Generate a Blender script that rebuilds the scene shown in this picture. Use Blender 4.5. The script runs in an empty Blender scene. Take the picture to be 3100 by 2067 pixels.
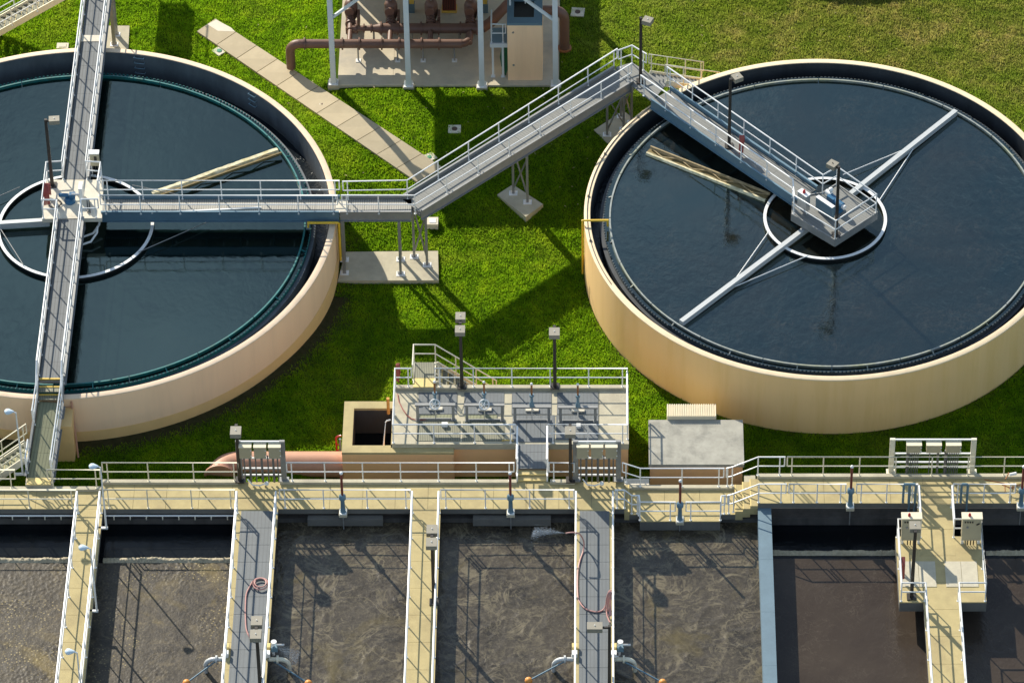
import bpy, math, random
import numpy as np
from mathutils import Vector, Matrix, noise as mnoise
random.seed(7); np.random.seed(7)
sc = bpy.context.scene
col = sc.collection
# ------------------------------------------------------------------ camera
FPX, PITCH, PPX, PPY = 14800.0, math.radians(43.16), 1824.4, 1033.0
CAM = Vector((0.0, -161.6, 147.1))
cam = bpy.data.cameras.new('camera'); co = bpy.data.objects.new('camera', cam); col.objects.link(co)
co.location = CAM; co.rotation_euler = (math.pi/2 - PITCH, 0, 0)
cam.sensor_width = 36; cam.lens = FPX/3100*36; cam.shift_x = (1550-PPX)/3100; cam.shift_y = 0
cam.clip_start = 1; cam.clip_end = 3000; sc.camera = co
# ------------------------------------------------------------------ sky, sun, exposure
SUN_EL, SUN_AZ = math.radians(31.4), math.radians(-33.3)
world = bpy.data.worlds.new('World'); sc.world = world; world.use_nodes = True
wt = world.node_tree; sky = wt.nodes.new('ShaderNodeTexSky'); sky.sky_type = 'NISHITA'; sky.sun_disc = False
sky.sun_elevation = SUN_EL; sky.sun_rotation = SUN_AZ; sky.air_density = 1.0; sky.dust_density = 0.4; sky.ozone_density = 1.0
# thin broken cloud all over the sky
wc = wt.nodes.new('ShaderNodeTexCoord'); wn = wt.nodes.new('ShaderNodeTexNoise'); wn.inputs['Scale'].default_value = 8.0; wn.inputs['Detail'].default_value = 5; wn.inputs['Roughness'].default_value = .55; wn.inputs['Distortion'].default_value = .5
wt.links.new(wc.outputs['Generated'], wn.inputs[0]); wr_ = wt.nodes.new('ShaderNodeValToRGB'); wt.links.new(wn.outputs[0], wr_.inputs[0])
wr_.color_ramp.elements[0].position = .42; wr_.color_ramp.elements[1].position = .68; wr_.color_ramp.elements[1].color = (.8,.8,.8,1)
wm = wt.nodes.new('ShaderNodeMix'); wm.data_type = 'RGBA'; wt.links.new(wr_.outputs[0], wm.inputs[0]); wt.links.new(sky.outputs[0], wm.inputs[6]); wm.inputs[7].default_value = (7.2,9.0,10.8,1)
wt.links.new(wm.outputs[2], wt.nodes['Background'].inputs[0]); wt.nodes['Background'].inputs[1].default_value = 0.088
sl = bpy.data.lights.new('sun', 'SUN'); so = bpy.data.objects.new('sun', sl); col.objects.link(so)
sl.energy = 5.0; sl.angle = math.radians(0.5); sl.color = (1.0, 0.91, 0.76)
sdir = Vector((math.sin(SUN_AZ)*math.cos(SUN_EL), math.cos(SUN_AZ)*math.cos(SUN_EL), math.sin(SUN_EL)))
so.rotation_euler = sdir.to_track_quat('Z', 'Y').to_euler()
vs = sc.view_settings; vs.view_transform = 'Standard'; vs.look = 'None'; vs.exposure = 0.5; vs.gamma = 1.0; vs.use_curve_mapping = False
sc.cycles.use_denoising = True
sc.cycles.max_bounces = 6

# ------------------------------------------------------------------ helpers
S_, C_ = math.sin(PITCH), math.cos(PITCH)
def W(px, py, z):
    """Surveyed point of the site: the sight line through a photo pixel met with the level z."""
    x = (px-PPX)/FPX; y = (PPY-py)/FPX
    t = (z-CAM.z)/(-S_+C_*y)
    return Vector((x*t, CAM.y+(C_+S_*y)*t, z))
ZO = {1:(0,0,2.24),2:(800,0,2.24),3:(1700,0,2.24),4:(2400,0,2.24),5:(0,500,2.24),6:(800,500,2.614),7:(1600,500,1.96),8:(2300,500,1.96),
      9:(0,1150,3.136),10:(650,1000,2.613),11:(1150,1000,2.614),12:(1800,1150,3.136),13:(2400,1250,2.413),14:(0,1500,2.613),15:(700,1500,2.352),16:(1500,1500,2.613),
      21:(980,0,5.6),22:(1360,0,5.6),23:(100,340,4.613),24:(2850,1330,4.9),25:(2600,1750,4.704),26:(0,1230,4.48),27:(2300,480,5.226),28:(0,0,11.76)}
def Q(k, x, y, z):
    ox, oy, s = ZO[k]; return W(ox+x/s, oy+y/s, z)
def ss(t): t = min(1, max(0, t)); return t*t*(3-2*t)
def zg(x, y):
    return .9*ss((y-.3)/8)*ss((x+17)/6) + .65*ss((-10.5-x)/3.5)*ss((3-y)/8)
def G(px, py, dz=0):
    z = 0.3
    for _ in range(8):
        p = W(px, py, z); z = zg(p.x, p.y)
    p = W(px, py, z); p.z += dz; return p
V = Vector

class MB:
    def __init__(s): s.v = []; s.f = []; s.m = []
    def add(s, vs, fs, mi=0):
        o = len(s.v); s.v += [tuple(v) for v in vs]; s.f += [tuple(i+o for i in f) for f in fs]; s.m += [mi]*len(fs); return s
    def box(s, a, b, mi=0):
        x0,y0,z0 = a; x1,y1,z1 = b
        return s.add([(x0,y0,z0),(x1,y0,z0),(x1,y1,z0),(x0,y1,z0),(x0,y0,z1),(x1,y0,z1),(x1,y1,z1),(x0,y1,z1)],
                     [(0,3,2,1),(4,5,6,7),(0,1,5,4),(1,2,6,5),(2,3,7,6),(3,0,4,7)], mi)
    def obox(s, c, ax, ay, az, mi=0):
        c, ax, ay, az = V(c), V(ax), V(ay), V(az)
        vs = [c+ax*i+ay*j+az*k for k in (-1,1) for i,j in ((-1,-1),(1,-1),(1,1),(-1,1))]
        return s.add(vs, [(0,3,2,1),(4,5,6,7),(0,1,5,4),(1,2,6,5),(2,3,7,6),(3,0,4,7)], mi)
    def beam(s, p, q, w, h, mi=0, up=(0,0,1)):
        """Rectangular bar from p to q, w wide, h deep, centred on the line."""
        p, q = V(p), V(q); d = (q-p); l = d.length; d /= l; u = V(up)
        if abs(d.dot(u)) > .99: u = V((0,1,0))
        r = d.cross(u).normalized(); u = r.cross(d)
        return s.obox((p+q)/2, d*l/2, r*w/2, u*h/2, mi)
    def prism(s, poly, z0, z1, mi=0):
        n = len(poly); pts = [(p[0], p[1]) for p in poly]
        ar = sum(pts[i][0]*pts[(i+1)%n][1]-pts[(i+1)%n][0]*pts[i][1] for i in range(n))
        if ar < 0: pts.reverse()
        vs = [(x,y,z0) for x,y in pts]+[(x,y,z1) for x,y in pts]
        return s.add(vs, [tuple(range(n))[::-1], tuple(range(n,2*n))]+[(i,(i+1)%n,n+(i+1)%n,n+i) for i in range(n)], mi)
    def tube(s, pts, r, n=8, mi=0, cap=True):
        pts = [V(p) for p in pts]; m = len(pts); rs = r if isinstance(r, (list,tuple)) else [r]*m
        ts = []
        for i in range(m):
            a = (pts[i]-pts[i-1]).normalized() if i else None
            b = (pts[i+1]-pts[i]).normalized() if i < m-1 else None
            t = (a or b) if not (a and b) else (a+b)
            ts.append(t.normalized() if t.length > 1e-6 else (a or b))
        u = V((0,0,1)) if abs(ts[0].z) < .9 else V((1,0,0))
        vs = []
        for i in range(m):
            r_ = ts[i].cross(u)
            if r_.length < 1e-4: r_ = ts[i].cross(V((.3,1,.2)))
            r_.normalize(); u = r_.cross(ts[i]).normalized()
            k = 1.0
            if 0 < i < m-1:
                c = max(.5, (pts[i]-pts[i-1]).normalized().dot(ts[i])); k = 1/c
            for j in range(n):
                a = 2*math.pi*(j+.5)/n; vs.append(pts[i]+(r_*math.cos(a)+u*math.sin(a))*rs[i]*(k if k < 1.6 else 1.3))
        fs = [(i*n+j, i*n+(j+1)%n, (i+1)*n+(j+1)%n, (i+1)*n+j) for i in range(m-1) for j in range(n)]
        if cap: fs += [tuple(range(n))[::-1], tuple((m-1)*n+j for j in range(n))]
        return s.add(vs, fs, mi)
    def lathe(s, prof, c=(0,0,0), n=24, axis='Z', a0=0, a1=2*math.pi, mi=0, close=False):
        """prof: (radius, height) pairs swept about an axis through c."""
        full = abs(a1-a0-2*math.pi) < 1e-6; k = n if full else n+1; m = len(prof); vs = []
        for i in range(k):
            a = a0+(a1-a0)*i/n; ca, sa = math.cos(a), math.sin(a)
            for r, h in prof:
                p = (r*ca, r*sa, h) if axis == 'Z' else ((h, r*ca, r*sa) if axis == 'X' else (r*sa, h, r*ca))
                vs.append((c[0]+p[0], c[1]+p[1], c[2]+p[2]))
        fs = []
        for i in range(n):
            i2 = (i+1) % k
            for j in range(m-1+(1 if close else 0)):
                j2 = (j+1) % m; fs.append((i*m+j, i2*m+j, i2*m+j2, i*m+j2))
        return s.add(vs, fs, mi)
    def sphere(s, c, r, n=10, sq=1.0, mi=0):
        return s.lathe([(max(.001, r*math.sin(math.pi*i/n)), -r*sq*math.cos(math.pi*i/n)) for i in range(n+1)], c, n+4, mi=mi)
    def build(s, name, mats, parent=None, smooth=False, origin=None):
        o0 = V(parent['_o']) if parent is not None and '_o' in parent else V((0,0,0))
        me = bpy.data.meshes.new(name)
        me.from_pydata([(v[0]-o0.x, v[1]-o0.y, v[2]-o0.z) for v in s.v], [], s.f)
        if not isinstance(mats, (list,tuple)): mats = [mats]
        for m in mats: me.materials.append(m)
        if len(mats) > 1: me.polygons.foreach_set('material_index', s.m)
        if smooth:
            me.polygons.foreach_set('use_smooth', [True]*len(s.f)); 
            try: me.set_sharp_from_angle(angle=math.radians(40))
            except Exception: pass
        me.update()
        ob = bpy.data.objects.new(name, me); col.objects.link(ob)
        if parent is not None: ob.parent = parent
        return ob
def tag(o, label, cat, group=None, kind=None):
    if label: o['label'] = label
    if cat: o['category'] = cat
    if group: o['group'] = group
    if kind: o['kind'] = kind
    return o
def struct(o): o['kind'] = 'structure'; return o
def thing(name, loc, label, cat, group=None):
    e = bpy.data.objects.new(name, None); col.objects.link(e); e.location = loc; e['_o'] = tuple(loc); e.empty_display_size = .2
    return tag(e, label, cat, group)
def part_root(name, parent, loc):
    e = bpy.data.objects.new(name, None); col.objects.link(e); po = V(parent['_o']); e.parent = parent; e.location = V(loc)-po; e['_o'] = tuple(loc); return e
_mc = {}
def inst(name, key, maker, loc, parent=None, rz=0, scale=None):
    """Another object that shares one mesh made once (maker returns (MB, material, smooth))."""
    if key not in _mc:
        mb, m, sm = maker(); t = mb.build(name, m, None, sm); _mc[key] = t.data; bpy.data.objects.remove(t)
    ob = bpy.data.objects.new(name, _mc[key]); col.objects.link(ob)
    o0 = V(parent['_o']) if parent is not None and '_o' in parent else V((0,0,0))
    ob.location = V(loc)-o0; ob.rotation_euler = (0,0,rz)
    if scale: ob.scale = scale
    if parent is not None: ob.parent = parent
    return ob

# ------------------------------------------------------------------ materials
M = {}
def mat(name, rgb, rough=.6, metal=0.0, var=.12, vs_=3.0, bump=0.0, bs=30.0, dirt=None, ds=.6, spec=.5, stretch=None):
    m = bpy.data.materials.new(name); m.use_nodes = True; t = m.node_tree; b = t.nodes['Principled BSDF']; L = t.links.new
    b.inputs['Roughness'].default_value = rough; b.inputs['Metallic'].default_value = metal
    b.inputs['Specular IOR Level'].default_value = spec
    geo = t.nodes.new('ShaderNodeNewGeometry'); src = geo.outputs['Position']
    if stretch:
        mp = t.nodes.new('ShaderNodeMapping'); L(src, mp.inputs[0]); mp.inputs['Scale'].default_value = stretch; src = mp.outputs[0]
    n1 = t.nodes.new('ShaderNodeTexNoise'); n1.inputs['Scale'].default_value = vs_; n1.inputs['Detail'].default_value = 6; n1.inputs['Roughness'].default_value = .65; L(src, n1.inputs[0])
    r = t.nodes.new('ShaderNodeValToRGB'); L(n1.outputs[0], r.inputs[0])
    r.color_ramp.elements[0].position = .3; r.color_ramp.elements[1].position = .7
    r.color_ramp.elements[0].color = tuple(c*(1-var) for c in rgb)+(1,); r.color_ramp.elements[1].color = tuple(min(1,c*(1+var)) for c in rgb)+(1,)
    out = r.outputs[0]
    if dirt:
        n2 = t.nodes.new('ShaderNodeTexNoise'); n2.inputs['Scale'].default_value = ds; n2.inputs['Detail'].default_value = 8; n2.inputs['Roughness'].default_value = .7; L(src, n2.inputs[0])
        r2 = t.nodes.new('ShaderNodeValToRGB'); L(n2.outputs[0], r2.inputs[0]); r2.color_ramp.elements[0].position = .48; r2.color_ramp.elements[1].position = .72
        r2.color_ramp.elements[0].color = (0,0,0,1); r2.color_ramp.elements[1].color = (.8,.8,.8,1)
        mx = t.nodes.new('ShaderNodeMix'); mx.data_type = 'RGBA'; L(r2.outputs[0], mx.inputs[0]); L(out, mx.inputs[6]); mx.inputs[7].default_value = tuple(dirt)+(1,); out = mx.outputs[2]
    L(out, b.inputs['Base Color'])
    if bump:
        n3 = t.nodes.new('ShaderNodeTexNoise'); n3.inputs['Scale'].default_value = bs; n3.inputs['Detail'].default_value = 4; L(geo.outputs['Position'], n3.inputs[0])
        bp = t.nodes.new('ShaderNodeBump'); bp.inputs['Strength'].default_value = bump; bp.inputs['Distance'].default_value = .02; L(n3.outputs[0], bp.inputs['Height']); L(bp.outputs[0], b.inputs['Normal'])
    M[name] = m; return m
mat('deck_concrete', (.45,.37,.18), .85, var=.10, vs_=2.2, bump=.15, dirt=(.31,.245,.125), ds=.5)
mat('grey_concrete', (.47,.43,.315), .85, var=.10, vs_=2.5, bump=.15, dirt=(.30,.27,.21), ds=.45)
mat('mottled_concrete', (.36,.35,.30), .9, var=.16, vs_=2.0, bump=.2, dirt=(.17,.17,.15), ds=1.1)
mat('pale_concrete', (.66,.61,.50), .85, var=.05, vs_=2.5, bump=.1, dirt=(.48,.43,.34), ds=.6)
mat('walk_concrete', (.43,.365,.245), .88, var=.06, vs_=2.0, bump=.12, dirt=(.38,.32,.21), ds=.6)
mat('pump_slab', (.52,.46,.34), .88, var=.08, vs_=1.6, bump=.12, dirt=(.33,.31,.27), ds=.5)
mat('shaded_concrete', (.15,.145,.13), .8, var=.2, vs_=1.8, bump=.15, dirt=(.08,.08,.075), ds=.9, stretch=(1,1,.4))  # dark tone puts the shade on ledge and slab faces into the colour
mat('hatch_plate', (.50,.46,.35), .7, var=.10, vs_=3, dirt=(.40,.37,.28), ds=1.2)
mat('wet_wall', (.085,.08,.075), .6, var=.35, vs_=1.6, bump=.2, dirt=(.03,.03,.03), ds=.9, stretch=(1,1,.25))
mat('wall_blue_concrete', (.13,.20,.25), .8, var=.10, vs_=1.5, bump=.1, dirt=(.10,.155,.20), ds=.4)
mat('peach_paint', (.93,.65,.41), .75, var=.03, vs_=.8, dirt=(.82,.57,.36), ds=1.1, stretch=(1.2,1.2,.10))
mat('tan_paint', (.90,.60,.27), .75, var=.04, vs_=.8, dirt=(.81,.52,.19), ds=1.1, stretch=(1.2,1.2,.10))
mat('cream_rim', (.80,.62,.44), .75, var=.05, vs_=3, dirt=(.66,.50,.35), ds=1.2)
mat('cream_rim_right', (.80,.64,.42), .75, var=.05, vs_=3, dirt=(.66,.52,.34), ds=1.2)
mat('ochre_band', (.78,.52,.22), .8, var=.06, vs_=1.5)
mat('orange_paint', (.95,.56,.26), .75, var=.03, vs_=.9, dirt=(.80,.47,.26), ds=.4)
mat('dark_lining', (.035,.042,.05), .55, var=.3, vs_=.9, dirt=(.02,.025,.03), ds=.8, stretch=(1,1,.3))
mat('grey_lining', (.10,.12,.14), .6, var=.25, vs_=.9, dirt=(.05,.06,.07), ds=.8, stretch=(1,1,.3))
mat('galv', (.80,.81,.80), .42, .1, var=.06, vs_=4)
mat('galv_mid', (.52,.54,.54), .45, .2, var=.06, vs_=4)
mat('galv_dull', (.27,.275,.27), .5, .35, var=.10, vs_=3)
mat('galv_tan', (.72,.68,.54), .55, .15, var=.06, vs_=4)
mat('white_steel', (.60,.66,.70), .5, .0, var=.04, vs_=2)
mat('white_paint', (.80,.80,.78), .45, var=.03)
mat('bronze', (.045,.04,.035), .45, .3, var=.1)
mat('lamp_head', (.27,.25,.20), .55, .1, var=.05)
mat('lamp_glass', (.5,.5,.48), .15, var=.03)
mat('blue_white', (.55,.66,.74), .35, var=.05)
mat('yellow', (.75,.52,.09), .6, var=.12, vs_=8, dirt=(.45,.33,.12), ds=4)
mat('yellow_tile', (.72,.56,.22), .7, var=.15, vs_=6, dirt=(.35,.28,.14), ds=3)
mat('yellow_pipe', (.72,.46,.03), .5, var=.06)
mat('teal', (.012,.16,.16), .45, var=.2, vs_=3, dirt=(.05,.10,.07), ds=2)
mat('weir_grey', (.10,.13,.15), .45, .2, var=.3, vs_=4, dirt=(.16,.17,.10), ds=3)
mat('algae_edge', (.26,.29,.28), .6, var=.3, vs_=5, dirt=(.30,.31,.12), ds=.35)
mat('brown_pipe', (.16,.085,.06), .5, var=.10, vs_=3, dirt=(.10,.05,.04), ds=1.5)
mat('pink_pipe', (.52,.27,.17), .55, var=.06, vs_=1.2, dirt=(.35,.18,.12), ds=1.1)
mat('maroon', (.20,.05,.035), .5, var=.1)
mat('rust', (.30,.12,.04), .75, var=.25, vs_=6)
mat('blue_motor', (.03,.13,.25), .4, var=.08)
mat('bluegrey', (.13,.22,.28), .45, .1, var=.06)
mat('beam_shade_blue', (.11,.19,.25), .4, .2, var=.08)  # darker blue of the beam's shaded near face, put into its colour
mat('cabinet_tan', (.40,.355,.235), .5, var=.04)
mat('cabinet_grey', (.42,.42,.40), .4, .4, var=.05)
mat('steel_bright', (.60,.60,.58), .3, .6, var=.05)
mat('black', (.012,.012,.012), .5, var=.1)
mat('red', (.45,.015,.02), .35, var=.05)
mat('hose_pink', (.50,.26,.23), .5, var=.06)
mat('hose_red', (.30,.06,.05), .5, var=.08)
mat('green_hose', (.01,.12,.05), .5, var=.1)
mat('green_cover', (.03,.22,.12), .5, var=.1)
mat('orange_float', (.72,.30,.06), .5, var=.08)
mat('algae_beam', (.70,.63,.42), .85, var=.3, vs_=5, bump=.5, bs=12, dirt=(.36,.33,.08), ds=1.5)
mat('algae_brown', (.36,.28,.16), .85, var=.3, vs_=5, dirt=(.22,.17,.07), ds=2)
mat('algae_dark', (.20,.15,.06), .8, var=.3, vs_=4)
mat('soil', (.10,.065,.045), .95, var=.3, vs_=6, bump=.4, bs=10)
mat('manhole', (.09,.055,.04), .7, var=.2)
mat('cover_tan', (.74,.66,.48), .6, var=.05)
mat('foam_tan', (.40,.35,.24), .7, var=.25, vs_=9, bump=.6, bs=14, dirt=(.24,.2,.13), ds=3)
mat('water_white', (.75,.80,.84), .3, var=.05)
m_ = mat('mist', (.75,.80,.84), .4, var=.05); t_ = m_.node_tree; tb = t_.nodes.new('ShaderNodeBsdfTransparent'); mx_ = t_.nodes.new('ShaderNodeMixShader'); mx_.inputs[0].default_value = .28
t_.links.new(tb.outputs[0], mx_.inputs[1]); t_.links.new(t_.nodes['Principled BSDF'].outputs[0], mx_.inputs[2]); t_.links.new(mx_.outputs[0], t_.nodes['Material Output'].inputs[0])
mat('dry_leaf', (.42,.34,.18), .8, var=.3, vs_=8)
mat('conduit', (.15,.155,.16), .45, .4, var=.06)
mat('canopy', (.35,.36,.36), .6, var=.05)

def grating(name, rgb, dirx, pitch=.1, dark=.45, cross=None):
    """Metal grating: fine bars in the colour and relief, too fine to build one by one."""
    m = mat(name, rgb, .6, .25, var=.10, vs_=1.2); t = m.node_tree; L = t.links.new; b = t.nodes['Principled BSDF']
    geo = t.nodes.new('ShaderNodeNewGeometry'); dp = t.nodes.new('ShaderNodeVectorMath'); dp.operation = 'DOT_PRODUCT'
    L(geo.outputs['Position'], dp.inputs[0]); dp.inputs[1].default_value = V(dirx).normalized()/pitch
    fr = t.nodes.new('ShaderNodeMath'); fr.operation = 'FRACT'; L(dp.outputs['Value'], fr.inputs[0])
    gt = t.nodes.new('ShaderNodeMath'); gt.operation = 'GREATER_THAN'; gt.inputs[1].default_value = .72; L(fr.outputs[0], gt.inputs[0])
    src = b.inputs['Base Color'].links[0].from_socket
    mx = t.nodes.new('ShaderNodeMix'); mx.data_type = 'RGBA'; L(gt.outputs[0], mx.inputs[0]); L(src, mx.inputs[6])
    mx.inputs[7].default_value = tuple(c*dark for c in rgb)+(1,); L(mx.outputs[2], b.inputs['Base Color'])
    return m
grating('grate_x', (.12,.132,.14), (1,0,0), .14, .70)
grating('grate_y', (.40,.41,.40), (0,1,0), .13, .5)
grating('grate_d', (.205,.21,.20), (1,1,0), .14, .8)
grating('grate_ew', (.33,.32,.285), (1,0,0), .10, .5)
grating('grate_green', (.215,.225,.14), (1,-.12,0), .14, .7)
grating('grate_dark', (.22,.22,.16), (1,0,0), .075, .35)
grating('grate_blue', (.135,.15,.16), (1,0,0), .16, .86)

def nodemat(name):
    m = bpy.data.materials.new(name); m.use_nodes = True; M[name] = m
    return m, m.node_tree, m.node_tree.nodes['Principled BSDF'], m.node_tree.links.new
def noise_n(t, L, src, scale, detail=5, rough=.6, dist=0):
    n = t.nodes.new('ShaderNodeTexNoise'); n.inputs['Scale'].default_value = scale; n.inputs['Detail'].default_value = detail
    n.inputs['Roughness'].default_value = rough; n.inputs['Distortion'].default_value = dist; L(src, n.inputs[0]); return n.outputs[0]
def ramp_n(t, L, src, stops):
    r = t.nodes.new('ShaderNodeValToRGB'); L(src, r.inputs[0]); e = r.color_ramp.elements
    while len(e) < len(stops): e.new(.5)
    for i, (p, c) in enumerate(stops): e[i].position = p; e[i].color = tuple(c)+(1,)
    return r.outputs[0]
def mix_n(t, L, fac, a, b):
    x = t.nodes.new('ShaderNodeMix'); x.data_type = 'RGBA'
    if isinstance(fac, float): x.inputs[0].default_value = fac
    else: L(fac, x.inputs[0])
    for s, i in ((a,6),(b,7)):
        if isinstance(s, tuple): x.inputs[i].default_value = s+(1,)
        else: L(s, x.inputs[i])
    return x.outputs[2]
def math_n(t, L, op, a, b=None, c=None):
    x = t.nodes.new('ShaderNodeMath'); x.operation = op
    for i, s in enumerate((a, b, c)):
        if s is None: continue
        if isinstance(s, (int,float)): x.inputs[i].default_value = s
        else: L(s, x.inputs[i])
    return x.outputs[0]
# lawn
def lawn_color(t, L):
    geo = t.nodes.new('ShaderNodeNewGeometry'); pos = geo.outputs['Position']
    a = ramp_n(t, L, noise_n(t, L, pos, .9, 8, .7), [(.30,(.055,.120,.006)),(.5,(.115,.205,.008)),(.72,(.200,.275,.012))])
    dry = ramp_n(t, L, noise_n(t, L, pos, .7, 7, .7), [(.3,(.085,.125,.018)),(.5,(.155,.165,.042)),(.70,(.265,.215,.10))])
    sx = t.nodes.new('ShaderNodeSeparateXYZ'); L(pos, sx.inputs[0])
    m1 = t.nodes.new('ShaderNodeMapRange'); L(sx.outputs[0], m1.inputs[0]); m1.inputs[1].default_value = -6; m1.inputs[2].default_value = 10
    m2 = t.nodes.new('ShaderNodeMapRange'); L(sx.outputs[1], m2.inputs[0]); m2.inputs[1].default_value = 4; m2.inputs[2].default_value = 13
    f = math_n(t, L, 'MULTIPLY', m1.outputs[0], m2.outputs[0])
    pn = noise_n(t, L, pos, .25, 4, .6); f = math_n(t, L, 'MULTIPLY', f, math_n(t, L, 'ADD', pn, .42))
    pch = ramp_n(t, L, noise_n(t, L, pos, .33, 6, .65, .4), [(.52,(0,0,0)),(.72,(.55,.55,.55))])
    a = mix_n(t, L, pch, a, (.20,.235,.03)); wn_ = ramp_n(t, L, noise_n(t, L, pos, 1.7, 5, .7), [(.66,(0,0,0)),(.74,(.5,.5,.5))])
    return pos, sx, mix_n(t, L, wn_, mix_n(t, L, f, a, dry), (.20,.165,.06))
m, t, b, L = nodemat('lawn_ground'); pos, sx, c = lawn_color(t, L)
# bare soil beside the tank walls
def ring_mask(cx, cy, r0, r1):
    d = t.nodes.new('ShaderNodeVectorMath'); d.operation = 'DISTANCE'; cm = t.nodes.new('ShaderNodeCombineXYZ')
    L(sx.outputs[0], cm.inputs[0]); L(sx.outputs[1], cm.inputs[1]); L(cm.outputs[0], d.inputs[0]); d.inputs[1].default_value = (cx,cy,0)
    mr = t.nodes.new('ShaderNodeMapRange'); L(math_n(t, L, 'ADD', d.outputs['Value'], math_n(t, L, 'MULTIPLY', noise_n(t, L, pos, 1.3, 5), -1.6)), mr.inputs[0])
    mr.inputs[1].default_value = r0; mr.inputs[2].default_value = r1; mr.inputs[3].default_value = 1; mr.inputs[4].default_value = 0; return mr.outputs[0]
soil = ramp_n(t, L, noise_n(t, L, pos, 5, 6), [(.3,(.055,.035,.025)),(.7,(.13,.09,.06))])
c = mix_n(t, L, ring_mask(-23.44,-.07,11.3,12.1), c, soil); c = mix_n(t, L, ring_mask(9.85,.1,9.7,10.2), c, soil)
L(mix_n(t, L, .62, c, (.012,.028,.004)), b.inputs['Base Color']); b.inputs['Roughness'].default_value = .95; b.inputs['Specular IOR Level'].default_value = .02  # colour pulled dark to stand for the shade between blades
bp = t.nodes.new('ShaderNodeBump'); bp.inputs['Strength'].default_value = .9; bp.inputs['Distance'].default_value = .06; L(noise_n(t, L, pos, 9, 6, .75), bp.inputs['Height']); L(bp.outputs[0], b.inputs['Normal'])
m, t, b, L = nodemat('lawn_blade'); pos, sx, c = lawn_color(t, L)
vr = ramp_n(t, L, noise_n(t, L, pos, 3.5, 6, .75), [(.30,(.62,.68,.6)),(.66,(1.0,1.0,1.0))])
g0_ = t.nodes.new('ShaderNodeMix'); g0_.data_type = 'RGBA'; g0_.blend_type = 'MULTIPLY'; g0_.inputs[0].default_value = 1; L(c, g0_.inputs[6]); L(vr, g0_.inputs[7]); c2 = g0_.outputs[2]
gg = t.nodes.new('ShaderNodeMix'); gg.data_type = 'RGBA'; gg.blend_type = 'MULTIPLY'; gg.inputs[0].default_value = 1; L(c2, gg.inputs[6]); gg.inputs[7].default_value = (2.35,2.3,1.9,1); c2 = gg.outputs[2]
L(c2, b.inputs['Base Color']); b.inputs['Roughness'].default_value = .7; b.inputs['Specular IOR Level'].default_value = .04
tr = t.nodes.new('ShaderNodeBsdfTranslucent'); L(c2, tr.inputs[0]); ms = t.nodes.new('ShaderNodeMixShader'); ms.inputs[0].default_value = .78
L(b.outputs[0], ms.inputs[1]); L(tr.outputs[0], ms.inputs[2]); L(ms.outputs[0], t.nodes['Material Output'].inputs[0])

def water_mat(name, deep, murk, rough, waves, patches=None, ripple_scale=3.0, murk_amt=.5, ior=1.33, tint=(1,1,1), wisps=0, ruffle=1.0):
    m, t, b, L = nodemat(name); geo = t.nodes.new('ShaderNodeNewGeometry'); pos = geo.outputs['Position']
    f = ramp_n(t, L, noise_n(t, L, pos, .22, 5, .6, .8), [(.38,(0,0,0)),(.75,(murk_amt,)*3)])
    bc = mix_n(t, L, f, deep, murk)
    if wisps:
        for sc_, wd in ((.5,.018),(1.4,.02)):
            ln = ramp_n(t, L, noise_n(t, L, pos, sc_, 5, .6, 2.4), [(.5-wd,(0,0,0)),(.5,(wisps,)*3),(.5+wd,(0,0,0))]); br = ramp_n(t, L, noise_n(t, L, pos, .6, 4), [(.45,(0,0,0)),(.65,(1,1,1))])
            bc = mix_n(t, L, math_n(t, L, 'MULTIPLY', ln, br), bc, (.20,.17,.13))
    L(bc, b.inputs['Base Color']); b.inputs['Roughness'].default_value = rough; b.inputs['IOR'].default_value = ior; b.inputs['Specular Tint'].default_value = tint+(1,)
    msk = ramp_n(t, L, noise_n(t, L, pos, .16, 3, .5), [(.40,(.2,)*3),(.62,(ruffle,)*3)])
    mp = t.nodes.new('ShaderNodeMapping'); L(pos, mp.inputs[0]); mp.inputs['Scale'].default_value = (1,.8,1); mp.inputs['Rotation'].default_value = (0,0,.5)
    h = math_n(t, L, 'ADD', noise_n(t, L, mp.outputs[0], ripple_scale, 6, .6, .6), math_n(t, L, 'MULTIPLY', noise_n(t, L, pos, ripple_scale*.22, 3), 1.2))
    bp = t.nodes.new('ShaderNodeBump'); bp.inputs['Distance'].default_value = waves; L(msk, bp.inputs['Strength']); L(h, bp.inputs['Height']); L(bp.outputs[0], b.inputs['Normal'])
    return m
water_mat('water_left', (.002,.006,.006), (.006,.008,.006), .03, .005, ripple_scale=2.2, murk_amt=.5, ior=1.8, tint=(.70,1,.98), ruffle=1.4)
water_mat('water_right', (.002,.006,.007), (.016,.012,.008), .03, .006, ripple_scale=2.6, murk_amt=.6, ior=1.95, tint=(.72,1,.99), wisps=.10, ruffle=1.5)
water_mat('water_launder', (.006,.012,.018), (.02,.02,.02), .12, .04, ripple_scale=5)
water_mat('water_dark', (.004,.006,.008), (.01,.01,.01), .15, .02, ripple_scale=3)
water_mat('water_brown', (.043,.033,.026), (.066,.052,.039), .14, .035, ripple_scale=3.0, murk_amt=.8, wisps=.16)
water_mat('water_well', (.006,.008,.007), (.028,.020,.010), .05, .006, ripple_scale=2, ior=1.75, tint=(.75,1,.95))
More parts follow.
